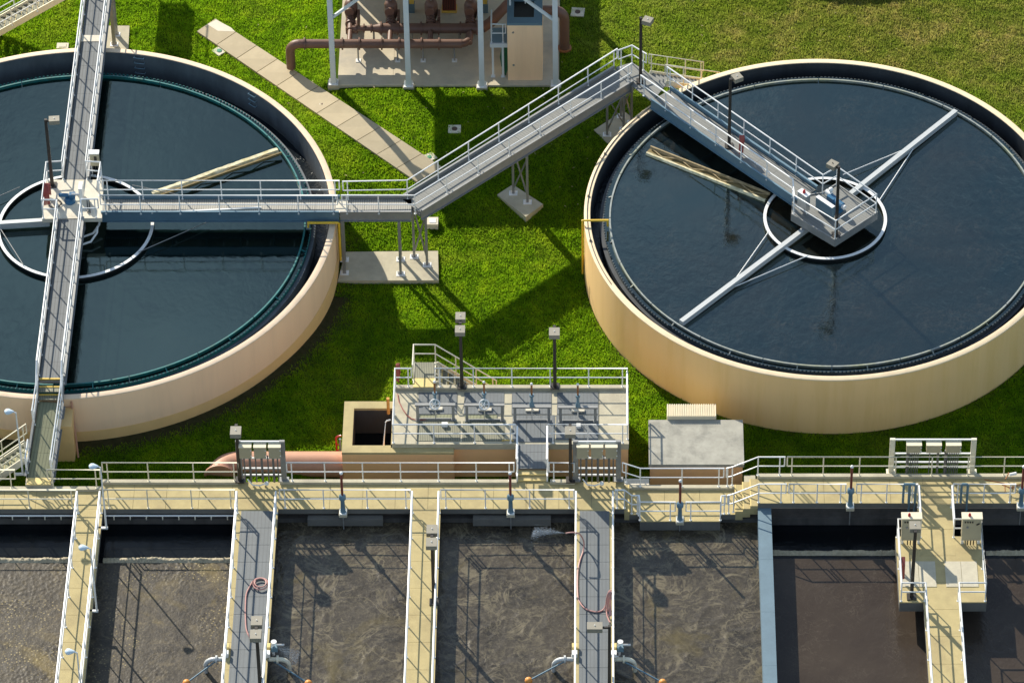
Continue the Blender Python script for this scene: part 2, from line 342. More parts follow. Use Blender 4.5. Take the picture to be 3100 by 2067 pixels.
def foam_mat(name, lo, mid, hi, vscale, bumpd, gold, gold_at, line, rough=.26, specks=0):
    m, t, b, L = nodemat(name); geo = t.nodes.new('ShaderNodeNewGeometry'); pos = geo.outputs['Position']
    base = ramp_n(t, L, noise_n(t, L, pos, .45, 7, .62, 1.2), [(.35,lo),(.5,mid),(.72,tuple(c*1.25 for c in mid))])
    for sc_, wd, am in ((.55,.030,.85),(1.3,.028,.6),(3.2,.04,.4)):     # thin curling foam lines
        n_ = noise_n(t, L, pos, sc_, 5, .6, .9)
        ln = ramp_n(t, L, n_, [(.5-wd,(0,0,0)),(.5,(am,)*3),(.5+wd,(0,0,0))]); br = ramp_n(t, L, noise_n(t, L, pos, sc_*.8+.3, 3), [(.38,(0,0,0)),(.6,(1,1,1))])
        base = mix_n(t, L, math_n(t, L, 'MULTIPLY', math_n(t, L, 'MULTIPLY', ln, br), line), base, hi)
    fine = noise_n(t, L, pos, 9, 5, .75, .6); base = mix_n(t, L, ramp_n(t, L, fine, [(.5,(0,0,0)),(.78,(.55,.55,.55))]), base, hi)
    gl = ramp_n(t, L, noise_n(t, L, pos, .32, 6, .65, .6), [(gold_at,(0,0,0)),(min(1,gold_at+.14),(.7,.7,.7))])
    base = mix_n(t, L, gl, base, gold)
    if specks:      # floating bubbles gathered in rafts
        v2 = t.nodes.new('ShaderNodeTexVoronoi'); v2.inputs['Scale'].default_value = 7.5; L(pos, v2.inputs[0])
        sp_ = ramp_n(t, L, v2.outputs[0], [(.10,(1,1,1)),(.34,(0,0,0))]); pm = ramp_n(t, L, noise_n(t, L, pos, .42, 5, .65, .5), [(.46,(0,0,0)),(.60,(1,1,1))])
        base = mix_n(t, L, math_n(t, L, 'MULTIPLY', math_n(t, L, 'MULTIPLY', sp_, pm), specks), base, (.40,.32,.15))
    L(base, b.inputs['Base Color'])
    b.inputs['Roughness'].default_value = rough; b.inputs['Specular IOR Level'].default_value = .45 if rough < .3 else .3
    vo = t.nodes.new('ShaderNodeTexVoronoi'); vo.inputs['Scale'].default_value = vscale; L(pos, vo.inputs[0])
    h = math_n(t, L, 'ADD', math_n(t, L, 'MULTIPLY', vo.outputs[0], -.5), noise_n(t, L, pos, vscale*.8, 5, .7, 1.0))
    bp = t.nodes.new('ShaderNodeBump'); bp.inputs['Strength'].default_value = .7; bp.inputs['Distance'].default_value = bumpd; L(h, bp.inputs['Height']); L(bp.outputs[0], b.inputs['Normal'])
foam_mat('foam_bubbly', (.024,.020,.016), (.048,.041,.031), (.150,.120,.070), 9, .010, (.195,.145,.048), .56, .7, .42, .85)
foam_mat('foam_scum', (.024,.020,.015), (.052,.043,.031), (.165,.140,.090), 7, .010, (.110,.086,.032), .57, 1.2)
# ------------------------------------------------------------------ terrain
RIM, D, ZD, ZM, ZR, P = 3.2, 3.75, 1.8, 1.47, 2.14, 2.05
LC, LR = V((-23.44,-.07,0)), 11.65
RC, RR = V((9.85,.11,0)), 10.67
YF, YB = -16.9, -15.3
def terrain():
    xs = [-220,-120,-70]+[-46+i*1.0 for i in range(93)]+[70,120,220]; ys = [-200,-120,-60]+[-40+i*1.0 for i in range(81)]+[60,110,200,420]
    vs = [(x,y,zg(x,y) if abs(x) < 60 and abs(y) < 60 else zg(max(-46,min(46,x)), max(-40,min(40,y)))) for y in ys for x in xs]; n = len(xs)
    fs = [(j*n+i, j*n+i+1, (j+1)*n+i+1, (j+1)*n+i) for j in range(len(ys)-1) for i in range(n-1)]
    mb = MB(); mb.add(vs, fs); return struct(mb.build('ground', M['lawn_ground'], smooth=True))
terrain()

# ------------------------------------------------------------------ clarifier tanks
def clarifier(C, R, label, wall, rim, lining, weir_m, baf_m, rw, zw, rb, zb, zwat, wmat, nn, band=None):
    T = thing('clarifier_tank', (C.x, C.y, 0), label, 'tank', 'round clarifier tanks'); ri = R-.27; N = 168
    MB().lathe([(ri,-1.5),(R,-1.5),(R,RIM-.06),(ri,RIM-.06)], C, N, close=True).build('wall', wall, T, True)
    MB().lathe([(ri-.004,RIM-.058),(R+.006,RIM-.058),(R+.006,RIM-.012),(R-.01,RIM),(ri+.01,RIM),(ri-.004,RIM-.012)], C, N, close=True).build('coping', rim, T, True)
    MB().lathe([(ri-.03,RIM-.02),(ri-.03,.8),(ri-.006,.8),(ri-.006,RIM-.05)], C, N).build('lining', lining, T, True)
    if band: MB().lathe([(R+.016,-1),(R+.016,1.22),(R+.004,1.22)], C, N).build('base_band', band, T, True)
    MB().lathe([(rw+.03,zwat-1.2),(rw+.2,zwat-1.2),(rw+.2,zw-.22),(rw+.03,zw-.22)], C, N, close=True).build('launder_wall', lining, T, True)
    def weir():
        mb = MB(); k = 15; a1 = 2*math.pi/24; vs = []; th = .02
        for i in range(2*k+1):
            a = a1*i/(2*k); zt = zw-(.12 if i % 2 else 0)
            for r, z in ((rw, zw-.32), (rw, zt), (rw+th, zt), (rw+th, zw-.32)): vs.append((r*math.cos(a), r*math.sin(a), z))
        fs = [(i*4+j, (i+1)*4+j, (i+1)*4+(j+1)%4, i*4+(j+1)%4) for i in range(2*k) for j in range(3)]
        mb.add(vs, fs)
        for q in range(k+1):   # bolt washers between the notches
            a = a1*q/k; mb.obox((rw*math.cos(a)+.012*math.cos(a), rw*math.sin(a)+.012*math.sin(a), zw-.06), (math.cos(a)*.03,math.sin(a)*.03,0), (-math.sin(a)*.035,math.cos(a)*.035,0), (0,0,.03))
        return mb, weir_m, False
    for i in range(24): inst('weir_plate', label+'w', weir, (C.x,C.y,0), T, 2*math.pi*i/24)
    def baf():
        mb = MB(); mb.lathe([(rb-.03,zb-.42),(rb+.03,zb-.42),(rb+.03,zb-.03),(rb+.035,zb-.02),(rb+.035,zb),(rb-.035,zb),(rb-.035,zb-.02),(rb-.03,zb-.03)], (0,0,0), 8, a1=2*math.pi/20-.004, close=True); return mb, baf_m, True
    for i in range(20): inst('scum_baffle', label+'b', baf, (C.x,C.y,0), T, 2*math.pi*i/20)
    def brk():
        mb = MB(); mb.beam((rb,0,zb-.05),(rw,0,zw-.12),.05,.05); return mb, baf_m, False
    for i in range(20): inst('baffle_bracket', label+'k', brk, (C.x,C.y,0), T, 2*math.pi*(i+.5)/20)
    wv = MB(); ring = [(0.001,zwat)]+[(rw*j/12,zwat) for j in range(1,13)]; wv.lathe(ring, C, 96)
    struct(wv.build('clarifier_water', wmat, None, True))
    struct(MB().lathe([(rw+.1,zwat-.75),(ri,zwat-.75)], C, 96).build('launder_water', M['water_launder'], None, True))
    return T
clarifier(LC, LR, 'round peach tank on the left crossed by two walkways', M['peach_paint'], M['cream_rim'], M['grey_lining'], M['teal'], M['teal'], 10.5, 2.66, 10.25, 2.73, 2.58, M['water_left'], 24, M['ochre_band'])
clarifier(RC, RR, 'round tan tank on the right with one diagonal bridge', M['tan_paint'], M['cream_rim_right'], M['dark_lining'], M['weir_grey'], M['algae_edge'], 9.78, 2.88, 9.53, 2.95, 2.83, M['water_right'], 24)

# ------------------------------------------------------------------ front deck and aeration basins
def xm(pa, pb, z): return (W(*pa, z).x+W(*pb, z).x)/2
W1 = (xm((237,1541),(175,2067),ZD), xm((314,1541),(253,2067),ZD))
W2 = (xm((718,1541),(675,2067),ZD), xm((850,1541),(797,2067),ZD))
W3 = (xm((1249,1541),(1222,2067),ZD), xm((1340,1541),(1309,2067),ZD))
W4 = (xm((1741,1541),(1737,2067),ZD), xm((1861,1541),(1858,2067),ZD))
W5 = (xm((2296,1541),(2310,2067),1.85), xm((2338,1541),(2349,2067),1.85))
W6 = (xm((2775,1541),(2815,2067),ZR), xm((2885,1541),(2920,2067),ZR))
def slab(name, x0, x1, y0, y1, z, m, step=1.35, along='x', th=.3, base=None):
    o = struct(MB().box((x0,y0,z-th),(x1,y1,z-.03)).build(name, base or M['shaded_concrete'])); n = max(1, round(((x1-x0) if along == 'x' else (y1-y0))/step))
    for i in range(n):
        g = .006
        if along == 'x': a, b_ = (x0+(x1-x0)*i/n+g, y0-.002, z-.03), (x0+(x1-x0)*(i+1)/n-g, y1+.002, z)
        else: a, b_ = (x0-.002, y0+(y1-y0)*i/n+g, z-.03), (x1+.002, y0+(y1-y0)*(i+1)/n-g, z)
        MB().box(a, b_).build('deck_panel', m, o)
    return o
XL = -36; XE = W(306,1500,ZD).x; XD = W(1890,1500,ZD).x; XM0 = W(1905,1520,ZM).x; XM1 = W(2225,1520,ZM).x; XR0 = W(2293,1480,ZR).x; XRR = 26
dk = M['deck_concrete']
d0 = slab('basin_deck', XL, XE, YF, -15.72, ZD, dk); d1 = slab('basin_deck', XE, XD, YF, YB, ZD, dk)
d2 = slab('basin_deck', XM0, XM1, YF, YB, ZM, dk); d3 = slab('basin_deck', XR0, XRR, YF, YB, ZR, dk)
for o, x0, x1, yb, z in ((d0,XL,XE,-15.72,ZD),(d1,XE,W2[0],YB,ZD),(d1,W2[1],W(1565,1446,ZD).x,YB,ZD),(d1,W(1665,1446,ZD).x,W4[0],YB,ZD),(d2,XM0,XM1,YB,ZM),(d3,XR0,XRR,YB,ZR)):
    MB().box((x0+.01,yb-.16,z+.002),(x1-.01,yb+.03,z+.13)).build('kerb', M['grey_concrete'], o)
# deck steps down to the low section and up to the high one
def steps(name, label, x0, x1, z0, z1, n, y0, y1, m):
    o = thing(name, ((x0+x1)/2,y0,min(z0,z1)), label, 'steps', 'concrete deck steps')
    for i in range(n):
        a = x0+(x1-x0)*i/n; b_ = x0+(x1-x0)*(i+1)/n; z = z0+(z1-z0)*(i+1)/(n+1)
        MB().box((a,y0,z-.5),(b_,y1,z)).build('step', m, o)
        e = a if z1 > z0 else b_
        MB().box((e-.045 if z1 < z0 else e-.004,y0-.004,z-.05),(e+.004 if z1 < z0 else e+.045,y1+.004,z+.004)).build('nosing', M['yellow_tile'], o)
    return o
steps('deck_steps', 'two short concrete steps below the second electrical rack', XD, XM0, ZD, ZM, 1, YF, YB, dk)
steps('deck_steps', 'flight of concrete steps rising right beside the narrow wall', XM1, XR0, ZM, ZR, 3, YF, YB, dk)
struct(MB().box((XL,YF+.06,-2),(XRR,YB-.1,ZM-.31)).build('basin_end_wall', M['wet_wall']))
# walls under the walkways that part the basins
YN = -46
def divider(w, ztop, m, step=None, name='walkway'):
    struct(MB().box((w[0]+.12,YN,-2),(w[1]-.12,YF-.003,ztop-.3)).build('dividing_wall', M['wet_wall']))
    return slab(name, w[0], w[1], YN, YF-.006, ztop, m, 1.5, 'y', .3)
divider(W1, ZD, dk); w2 = divider(W2, ZD, dk); divider(W3, ZD, dk); w4 = divider(W4, ZD, dk)
wd6 = divider(W6, ZR, dk)
Z5 = 1.85
o5 = struct(MB().box((W5[0],YN,-2),(W5[1],YF-.003,Z5-.03)).build('dividing_wall', M['wall_blue_concrete']))
y = YF-.006
while y > YN:
    MB().box((W5[0]-.004,max(YN,y-3.0)+.006,Z5-.03),(W5[1]+.004,y,Z5)).build('wall_cap', M['wall_blue_concrete'], o5); y -= 3.0
# grating panels laid in the two grated walkways
for k, (w, o) in enumerate(((W2,w2),(W4,w4))):
    y = YF-.15
    while y > YN+1:
        MB().box((w[0]+.20,y-.98,ZD+.002),(w[1]-.20,y,ZD+.025)).build('grating_panel', M['grate_blue'], o); y -= .995
# foam and water in the basins
def foam(name, x0, x1, y0, y1, z, m, kind, res=.055):
    nx = max(2, int((x1-x0)/res)); ny = max(2, int((y1-y0)/res)); vs = []
    for j in range(ny+1):
        y = y0+(y1-y0)*j/ny
        for i in range(nx+1):
            x = x0+(x1-x0)*i/nx; p = V((x,y,z))
            if kind == 'bubbly':
                g = ss((mnoise.noise(p*.5)+mnoise.noise(p*1.3)*.4+.25)*1.4); d = mnoise.voronoi(p*7.5)[0][0]
                h = g*max(0,.5-d)*.055+mnoise.noise(p*2.2)*.006+mnoise.noise(p*7)*.004
            elif kind == 'roll':
                e = ss(min((y-y0),(y1-y))/((y1-y0)*.4)); h = e*(.10+mnoise.noise(p*2.0)*.08+abs(mnoise.noise(p*7))*.12)
            else:
                q = p+V((mnoise.noise(p*.8),mnoise.noise(p*.8+V((9,3,1))),0))*.7
                r1 = 1-abs(mnoise.noise(q*.7)); r2 = 1-abs(mnoise.noise(q*1.9+V((4,4,4)))); g = ss(mnoise.noise(p*.3)*1.2+.7)
                h = g*(r1**6*.022+r2**6*.014)+mnoise.noise(p*5)*.004+abs(mnoise.noise(p*10))*.005
            vs.append((x,y,z+h))
    n = nx+1; fs = [(j*n+i, j*n+i+1, (j+1)*n+i+1, (j+1)*n+i) for j in range(ny) for i in range(nx)]
    mb = MB(); mb.add(vs, fs); return mb.build(name, m, None, True)
YFR = -30.5
ZA, ZB_, ZC = .87, .92, .78
yfl = W(300,1703,ZA).y
def stuff(o, label, cat): return tag(o, label, cat, None, 'stuff')
struct(MB().box((XL,YN,ZA-.4),(W2[0]+.2,YF+.1,ZA-.04)).build('basin_water', M['water_dark']))
struct(MB().box((W2[1]-.2,YN,ZB_-.4),(W5[0]+.05,YF+.1,ZB_-.06)).build('basin_water', M['water_dark']))
bw = MB()
yr5 = W(2500,1690,ZC).y
struct(MB().box((W5[1]-.05,YN,ZC-.4),(W6[0]+.2,yr5,ZC)).build('basin_water', M['water_brown']))
struct(MB().box((W6[1]-.2,YN,ZC-.4),(XRR,yr5,ZC)).build('basin_water', M['water_brown']))
struct(MB().box((W5[1]-.05,yr5-.05,ZC-.4),(XRR,YF+.1,ZC-.006)).build('basin_water', M['water_dark']))  # dark strip stands in for the deck's shadow and the wall's reflection
fb = M['foam_bubbly']; fs_ = M['foam_scum']
stuff(foam('foam_sheet', W(-40,1700,ZA).x, W1[0]+.12, YFR, yfl, ZA, fb, 'bubbly'), 'bubbly golden foam in the leftmost basin', 'foam')
stuff(foam('foam_sheet', W1[1]-.12, W2[0]+.12, YFR, yfl, ZA, fb, 'bubbly'), 'bubbly golden foam between the two left walkways', 'foam')
stuff(foam('foam_sheet', W2[1]-.12, W3[0]+.12, YFR, YF+.06, ZB_, fs_, 'scum'), 'churned brown scum right of the walkway with the coiled hose', 'foam')
stuff(foam('foam_sheet', W3[1]-.12, W4[0]+.12, YFR, YF+.06, ZB_, fs_, 'scum'), 'churned brown scum under the spraying hose', 'foam')
stuff(foam('foam_sheet', W4[1]-.12, W5[0]+.02, YFR, YF+.06, ZB_, fs_, 'scum'), 'churned brown scum left of the narrow blue grey wall', 'foam')
ft = M['foam_tan']
for (x0, x1, yy, z, lab) in ((W(-40,1700,ZA).x, W1[0]+.1, yfl+.16, ZA, 'pale foam ridge across the leftmost basin'),(W1[1]+.1, W2[0], yfl+.16, ZA, 'pale foam ridge across the basin left of the coiled hose'),
                        (W5[1], W(2710,1680,ZC).x, W(2500,1673,ZC).y, ZC, 'pale foam ridge on the smooth brown basin'),(W(2985,1680,ZC).x, XRR-6, W(3000,1673,ZC).y, ZC, 'pale foam ridge at the right edge of the picture')):
    stuff(foam('foam_ridge', x0, x1, yy-.16, yy+.16, z-.02, ft, 'roll', .045), lab, 'foam')
# low beams under the deck of the middle basins
for (a, b_, lab) in ((932,1160,'concrete ledge under the deck beside the left slide gate'),(1432,1668,'concrete ledge under the deck left of the spraying hose')):
    o = tag(MB().box((W(a,1548,ZD-.4).x,YF-.22,ZD-.80),(W(b_,1548,ZD-.4).x,YF+.05,ZD-.42)).build('concrete_ledge', M['shaded_concrete']), lab, 'ledge', 'ledges under the deck')
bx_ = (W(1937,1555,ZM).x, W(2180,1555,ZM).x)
o = tag(MB().box((bx_[0],YF-.40,ZM-.75),(bx_[1],YF-.003,ZM-.05)).build('deck_bay', M['shaded_concrete']), 'concrete bay jutting from the lowest deck section around a slide gate', 'ledge')

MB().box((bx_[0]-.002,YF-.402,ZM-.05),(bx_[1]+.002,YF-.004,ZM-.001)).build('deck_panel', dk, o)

# ------------------------------------------------------------------ guard rails
RT = .028
def rail(label, pts, parent=None, h=1.07, sp=1.45, m=None, ends=(1,1), group='pipe guard rails', nposts=None, third=False, foot=True):
    """A two-rail pipe guard rail whose posts stand on the polyline pts."""
    m = m or M['galv']; pts = [V(p) for p in pts]
    R_ = thing('guard_rail', pts[0], label, 'railing', group) if parent is None else part_root('guard_rail', parent, pts[0])
    up = V((0,0,h)); mid = V((0,0,h*.5))
    top = [p+up for p in pts]
    if ends[0]: top = [pts[0]+mid]+top
    if ends[1]: top = top+[pts[-1]+mid]
    MB().tube(top, RT, 8).build('top_rail', m, R_, True)
    MB().tube([p+mid for p in pts], RT*.9, 8).build('mid_rail', m, R_, True)
    segs = [(pts[i+1]-pts[i]).length for i in range(len(pts)-1)]; tot = sum(segs)
    at = []
    for i, sl_ in enumerate(segs):
        d = (pts[i+1]-pts[i]); a = .22 if i == 0 else (.0 if i else 0); n = max(1, round((sl_-.3)/sp)) if sl_ > .5 else 1
        if i == 0: at.append(pts[0]+d*(min(.2, sl_*.2)/sl_))
        for k in range(1, n): at.append(pts[i]+d*(k/n))
        if i < len(segs)-1: at.append(pts[i+1])
        else: at.append(pts[-1]-d*(min(.2, sl_*.2)/sl_))
    hk = round(h, 2)
    for p in at:
        inst('post', ('post',hk,m.name), lambda: (MB().lathe([(.001,-.02),(.055,-.02),(.055,.012),(.027,.014),(.027,h),(.001,h)], (0,0,0), 8), m, True), p, R_)
    return R_

def walkway_span(o, a, b, w, m, step=1.0, beam_h=.38, sm=None, kick=.16):
    """Grating panels on two channel beams from a to b (centre line at deck level)."""
    a, b = V(a), V(b); d = b-a; l = d.length; d /= l; r = d.cross(V((0,0,1))).normalized(); n = max(1, round(l/step)); sm = sm or M['galv_dull']; u = r.cross(d)
    for i in range(n):
        p = a+d*(l*i/n+.004); q = a+d*(l*(i+1)/n-.004)
        MB().beam(p-u*.02, q-u*.02, w-.02, .035, up=u).build('grating_panel', m, o)
    for s in (-1,1):
        off = r*s*(w/2+.03); mb = MB()
        mb.beam(a+off+u*(kick/2-beam_h/2), b+off+u*(kick/2-beam_h/2), .022, beam_h+kick, up=u)
        mb.beam(a+off+r*s*.045+u*kick, b+off+r*s*.045+u*kick, .09, .02, up=u)
        mb.beam(a+off+r*s*.045-u*beam_h, b+off+r*s*.045-u*beam_h, .09, .02, up=u)
        mb.build('side_beam', sm, o)
    k = max(2, round(l/1.5))
    for i in range(k+1):
        p = a+d*(l*i/k)-u*.16; MB().beam(p-r*w/2, p+r*w/2, .06, .16).build('cross_beam', sm, o)
    return r

# ---- left tank: long walkway north-south with its hub platform
nA = W(294,0,D); sA = W(152.7,1160,D); dA = (sA-nA).normalized(); rA = dA.cross(V((0,0,1))).normalized()   # rA points to -x side
topA = nA-dA*9.0
hubN = W(226.6,542.7,D); tN = (hubN-nA).dot(dA); hubN = nA+dA*tN
hubS = nA+dA*((W(209,664,D)-nA).dot(dA))
A = thing('tank_walkway', (nA.x, nA.y, D), 'long grey walkway bridge running north to south over the left tank', 'walkway', 'walkway bridges over the tanks')
wA = 1.0
walkway_span(A, topA, hubN, wA, M['grate_x'])
endA = sA-dA*.30
walkway_span(A, hubS, endA, wA, M['grate_x'])
cover = nA+dA*((W(285,117,D)-nA).dot(dA)); MB().beam(cover-rA*.5+V((0,0,.01)), cover+rA*.5+V((0,0,.01)), .45, .02).build('cover_plate', M['pale_concrete'], A)
PN = [Q(23,x,y,D) for x, y in ((190,940),(985,940),(962,1475),(125,1488))]
MB().prism(PN, D-.22, D-.0).build('hub_platform', M['pale_concrete'], A)
lft = lambda p, s=.5: p-rA*(-s) if rA.x < 0 else p-rA*s
def sideA(p, s): return p+rA*s*(1 if rA.x > 0 else -1)     # s>0 = east side
NW, NE, SE, SW = PN
eW = .53
q1 = sideA(hubN,-eW); q2 = sideA(hubN,eW); q3 = sideA(hubS,-eW); q4 = sideA(hubS,eW)
rail(None, [sideA(topA,-eW), q1, NW+V((.06,-.04,0)), SW+V((.06,.06,0)), V((q3.x, SW.y+.06, D)), sideA(endA,-eW)], A)
rail(None, [sideA(topA,eW), q2, NE+V((-.06,-.04,0)), V((NE.x-.10, W(310,601,D).y, D))], A)
rail(None, [sideA(endA,eW), V((q4.x, SE.y+.05, D)), SE+V((-.12,.05,0))], A)
# hub drive
dv = W(212,610,D)
hub = thing('drive_unit', dv, 'blue drive motor on the pale hub platform of the left tank', 'motor', 'clarifier drives')
mb = MB(); mb.lathe([(.001,0),(.25,0),(.25,.10),(.20,.13),(.20,.22),(.001,.22)], dv, 20); mb.build('gear_case', M['blue_motor'], hub, True)
MB().tube([dv+V((-.48,.10,.30)), dv+V((-.05,.08,.30))], .09, 14).build('motor', M['blue_motor'], hub, True)
MB().obox(dv+V((.12,.05,.33)), (.13,0,0),(0,.11,0),(0,0,.11)).build('gearbox', M['blue_motor'], hub)
MB().tube([dv+V((.1,.0,.42)), dv+V((.42,.0,.42))], .06, 12).build('reducer', M['steel_bright'], hub, True)
MB().obox(dv+V((.50,.22,.42)), (.08,0,0),(0,.24,0),(0,0,.34)).build('guard', M['galv'], hub)
for dx in (0,.09):
    MB().tube([W(263+dx*70,600,D+.1), W(266+dx*70,640,D+.1), W(268+dx*70,668,D-.5)], .02, 6).build('conduit', M['black'], hub, True)
cb = W(291,527,D)
cab = thing('control_cabinet', cb, 'tan control cabinet beside the north walkway of the left tank', 'cabinet')
MB().box((cb.x-.20,cb.y-.08,D+.55),(cb.x+.20,cb.y+.12,D+1.25)).build('case', M['cabinet_tan'], cab)
MB().box((cb.x-.22,cb.y-.12,D+1.252),(cb.x+.22,cb.y+.16,D+1.30)).build('hood', M['white_paint'], cab)
MB().box((cb.x-.02,cb.y-.10,D+.8),(cb.x+.1,cb.y-.082,D+1.1)).build('switch', M['black'], cab)
for i in (-.1,0,.1): MB().tube([(cb.x+i,cb.y,D+.56),(cb.x+i,cb.y,D-.1)], .022, 6).build('conduit', M['black'], cab, True)
for i in (-.17,.17): MB().tube([(cb.x+i,cb.y+.05,D+.56),(cb.x+i,cb.y+.05,D-.2)], .02, 6).build('leg', M['galv'], cab, True)
# red hose hanging on the hub platform rail
hz = W(134,610,D)
hs = thing('hose_rack', hz, 'dark red hose hung over the west rail of the hub platform', 'hose')
for k in range(5):
    o_ = .05+.055*k; MB().tube([hz+V((o_,.42-.02*k,.10)), hz+V((o_,.36,.75)), hz+V((o_,.05,.98)), hz+V((o_,-.28,.78)), hz+V((o_,-.36+.02*k,.1))], .026, 7).build('hose_loop', M['hose_red'], hs, True)
def coil(c, r, turns, dz=.0, n=28, wob=.0, ph=0):
    return [c+V((math.cos(ph+2*math.pi*i/n)*r*(1+wob*math.sin(i*1.7)), math.sin(ph+2*math.pi*i/n)*r*(1+wob*math.cos(i*1.3)), .03+dz*i)) for i in range(int(turns*n)+1)]
MB().tube(coil(W(166,618,D), .28, 2.1, .0008, wob=.12), .016, 6).build('loose_coil', M['black'], hs, True)

# ---- steps and ramp from the left tank to the front deck
ZS = 3.22
rampT = V((sA.x, sA.y, ZS)); 
A2 = thing('access_ramp', (endA.x, endA.y, ZD), 'green tinged grating ramp with yellow edged steps from left tank to the front deck', 'ramp')
for i in range(3):
    z = D-.02-(i+0)*.18; c0 = endA+dA*(.30*i)
    if i: MB().beam(V((c0.x,c0.y,z-.02)), V((c0.x,c0.y,z-.02))+dA*.29, wA-.02, .04).build('tread', M['grate_dark'], A2)
    MB().beam(V((c0.x,c0.y,z+.005))-rA*.49, V((c0.x,c0.y,z+.005))+rA*.49, .07, .05).build('nosing', M['yellow'], A2)
r0 = endA+dA*.9; r0 = V((r0.x,r0.y,ZS)); r1 = W(119,1447,2.08)
dR = (r1-r0).normalized(); rR = dR.cross(V((0,0,1))).normalized()
walkway_span(A2, r0, r1, 1.0, M['grate_green'], 1.3, .30)
for s in (-1,1):
    MB().beam(endA+rA*s*.53, r0+rA*s*.53, .05, .35).build('side_beam', M['galv_dull'], A2)
MB().box((r1.x-.50,r1.y-.38,2.06),(r1.x+.50,r1.y+.02,2.10)).build('nosing', M['yellow_tile'], A2)
MB().box((r1.x-.56,r1.y-.34,ZD),(r1.x+.56,r1.y+.06,2.058)).build('riser', M['grey_concrete'], A2)
stT = .52; brk = .66
lf = lambda t, s: r0.lerp(r1, t)+rR*s*(1 if rR.x > 0 else -1)
rail(None, [sideA(endA,.53), lf(0,.53), lf(.985,.53)], A2)
rail(None, [sideA(endA,-.53), lf(0,-.53), lf(.36,-.53)], A2)
rail(None, [lf(.74,-.53), lf(.985,-.53)], A2)
# pier under the ramp
pz = zg(-25,-14); pb = W(200,1397,pz)
pier = tag(MB().box((W(176,1390,pz).x,pb.y,-.5),(W(228,1390,pz).x,pb.y+1.15,2.75)).build('ramp_pier', M['ochre_band']), 'ochre painted pier standing under the ramp beside the left tank', 'pier')
tag(MB().tube([W(216,1214,3.05), W(237,1384,pz+.05)], .045, 8).build('drain_pipe', M['pink_pipe'], None, True), 'thin peach drain pipe running down the left tank next to the pier', 'pipe')
# stair from the ramp down to the left
def stair(o, a, run, width, drop, n, tm, nm, side, sm, nose_w=.06):
    """n treads from the top nosing line centre a, along the unit vector run; width across."""
    run = V(run).normalized(); x = V((-run.y, run.x, 0)); tr = side/n
    for i in range(n):
        c = V(a)+run*(tr*(i+.5)); c.z = a[2]-drop*(i+1)/n
        MB().beam(c-run*tr*.48, c+run*tr*.48, width-.04, .04).build('tread', tm, o)
        e = c-run*tr*.44; MB().beam(e-x*(width/2-.02)+V((0,0,.012)), e+x*(width/2-.02)+V((0,0,.012)), nose_w, .045).build('nosing', nm, o)
    b = V(a)+run*side; b.z = a[2]-drop
    for s in (-1,1): MB().beam(V(a)+x*s*width/2-V((0,0,.06)), b+x*s*width/2-V((0,0,.06)), .05, .30).build('stringer', sm, o)
    return b, x
st0 = (W(92,1331,2.62)+W(70,1394,2.62))/2; 
S1 = thing('metal_stair', st0, 'pale stair with yellow nosings leaving the ramp to the left', 'stair', 'outdoor stairs')
b1, x1 = stair(S1, st0, (-1,0,0), .95, 2.0, 9, M['grate_green'], M['yellow_tile'], 2.25, M['galv_tan'])
for s in (-1,1): rail(None, [st0+x1*s*.5, b1+x1*s*.5], S1, m=M['galv_tan'], ends=(1,0))
# ---- big stair in the upper left corner
g0 = (W(265,-42,D)+W(257,-78,D))/2
S2 = thing('metal_stair', g0, 'concrete sided stair in the upper left corner with yellow nosings', 'stair', 'outdoor stairs')
b2, x2 = stair(S2, V((W(262,-20,D).x, W(262,-75,D).y, D)), (-1,0,0), 1.15, 3.35, 18, M['grate_dark'], M['yellow_tile'], 4.95, M['galv_tan'])
t2 = V((W(262,-20,D).x, W(262,-75,D).y, D))
for s in (-1,1): rail(None, [t2+x2*s*.6, b2+x2*s*.6], S2, ends=(0,0))

# ---- east-west bridge over the left tank
yF, yN_ = W(700,603,D).y, W(700,645,D).y; wB = yF-yN_
xB0 = W(309,620,D).x; xB1 = W(1028,622,D).x; yc = (yF+yN_)/2
B = thing('tank_walkway', (xB1,yc,D), 'level grating walkway reaching from the hub platform to the east rim of left tank', 'walkway', 'walkway bridges over the tanks')
walkway_span(B, (xB0,yc,D), (xB1,yc,D), wB, M['grate_ew'], 1.0, .42, M['beam_shade_blue'])
rail(None, [(xB0+.05,yF+.03,D),(xB1,yF+.03,D)], B, sp=1.62)
rail(None, [(xB0+.02,yN_-.03,D),(xB1-.05,yN_-.03,D)], B, sp=1.62)
MB().beam(W(458,644,D+.03), W(790,628,D+.03), .07, .05).build('pale_pipe', M['white_paint'], B)
# ---- link walkway between the tanks
k0 = V((xB1+.02,yc,D)); nk, fk = W(1257,645,D), W(1234,602,D); kc = (nk+fk)/2
nE, fE = W(1913,252,D), W(1866,205,D); ec = (nE+fE)/2
Cw = thing('link_walkway', (kc.x,kc.y,0), 'kinked elevated walkway linking the two tanks across the lawn', 'walkway')
MB().box((k0.x-.18,yN_+.02,D+.005),(k0.x+.34,yF-.02,D+.03)).build('cover_plate', M['pale_concrete'], Cw)
walkway_span(Cw, k0+V((.02,0,0)), kc, wB, M['grate_ew'], 1.0, .40)
walkway_span(Cw, kc, ec, 1.18, M['grate_d'], 1.1, .40)
rail(None, [W(1040,604,D), fk+V((0,.03,0)), W(1868,203,D)], Cw, sp=1.75)
rail(None, [W(1037,646,D), nk+V((0,-.03,0)), W(1911,248,D)], Cw, sp=1.75)
LP = [W(x,y,D) for x, y in ((1866,203),(1913,190),(1957,217),(2017,255),(1974,308),(1916,262))]
MB().prism(LP, D-.05, D-.004).build('landing', M['grate_d'], Cw)
mbL = MB()
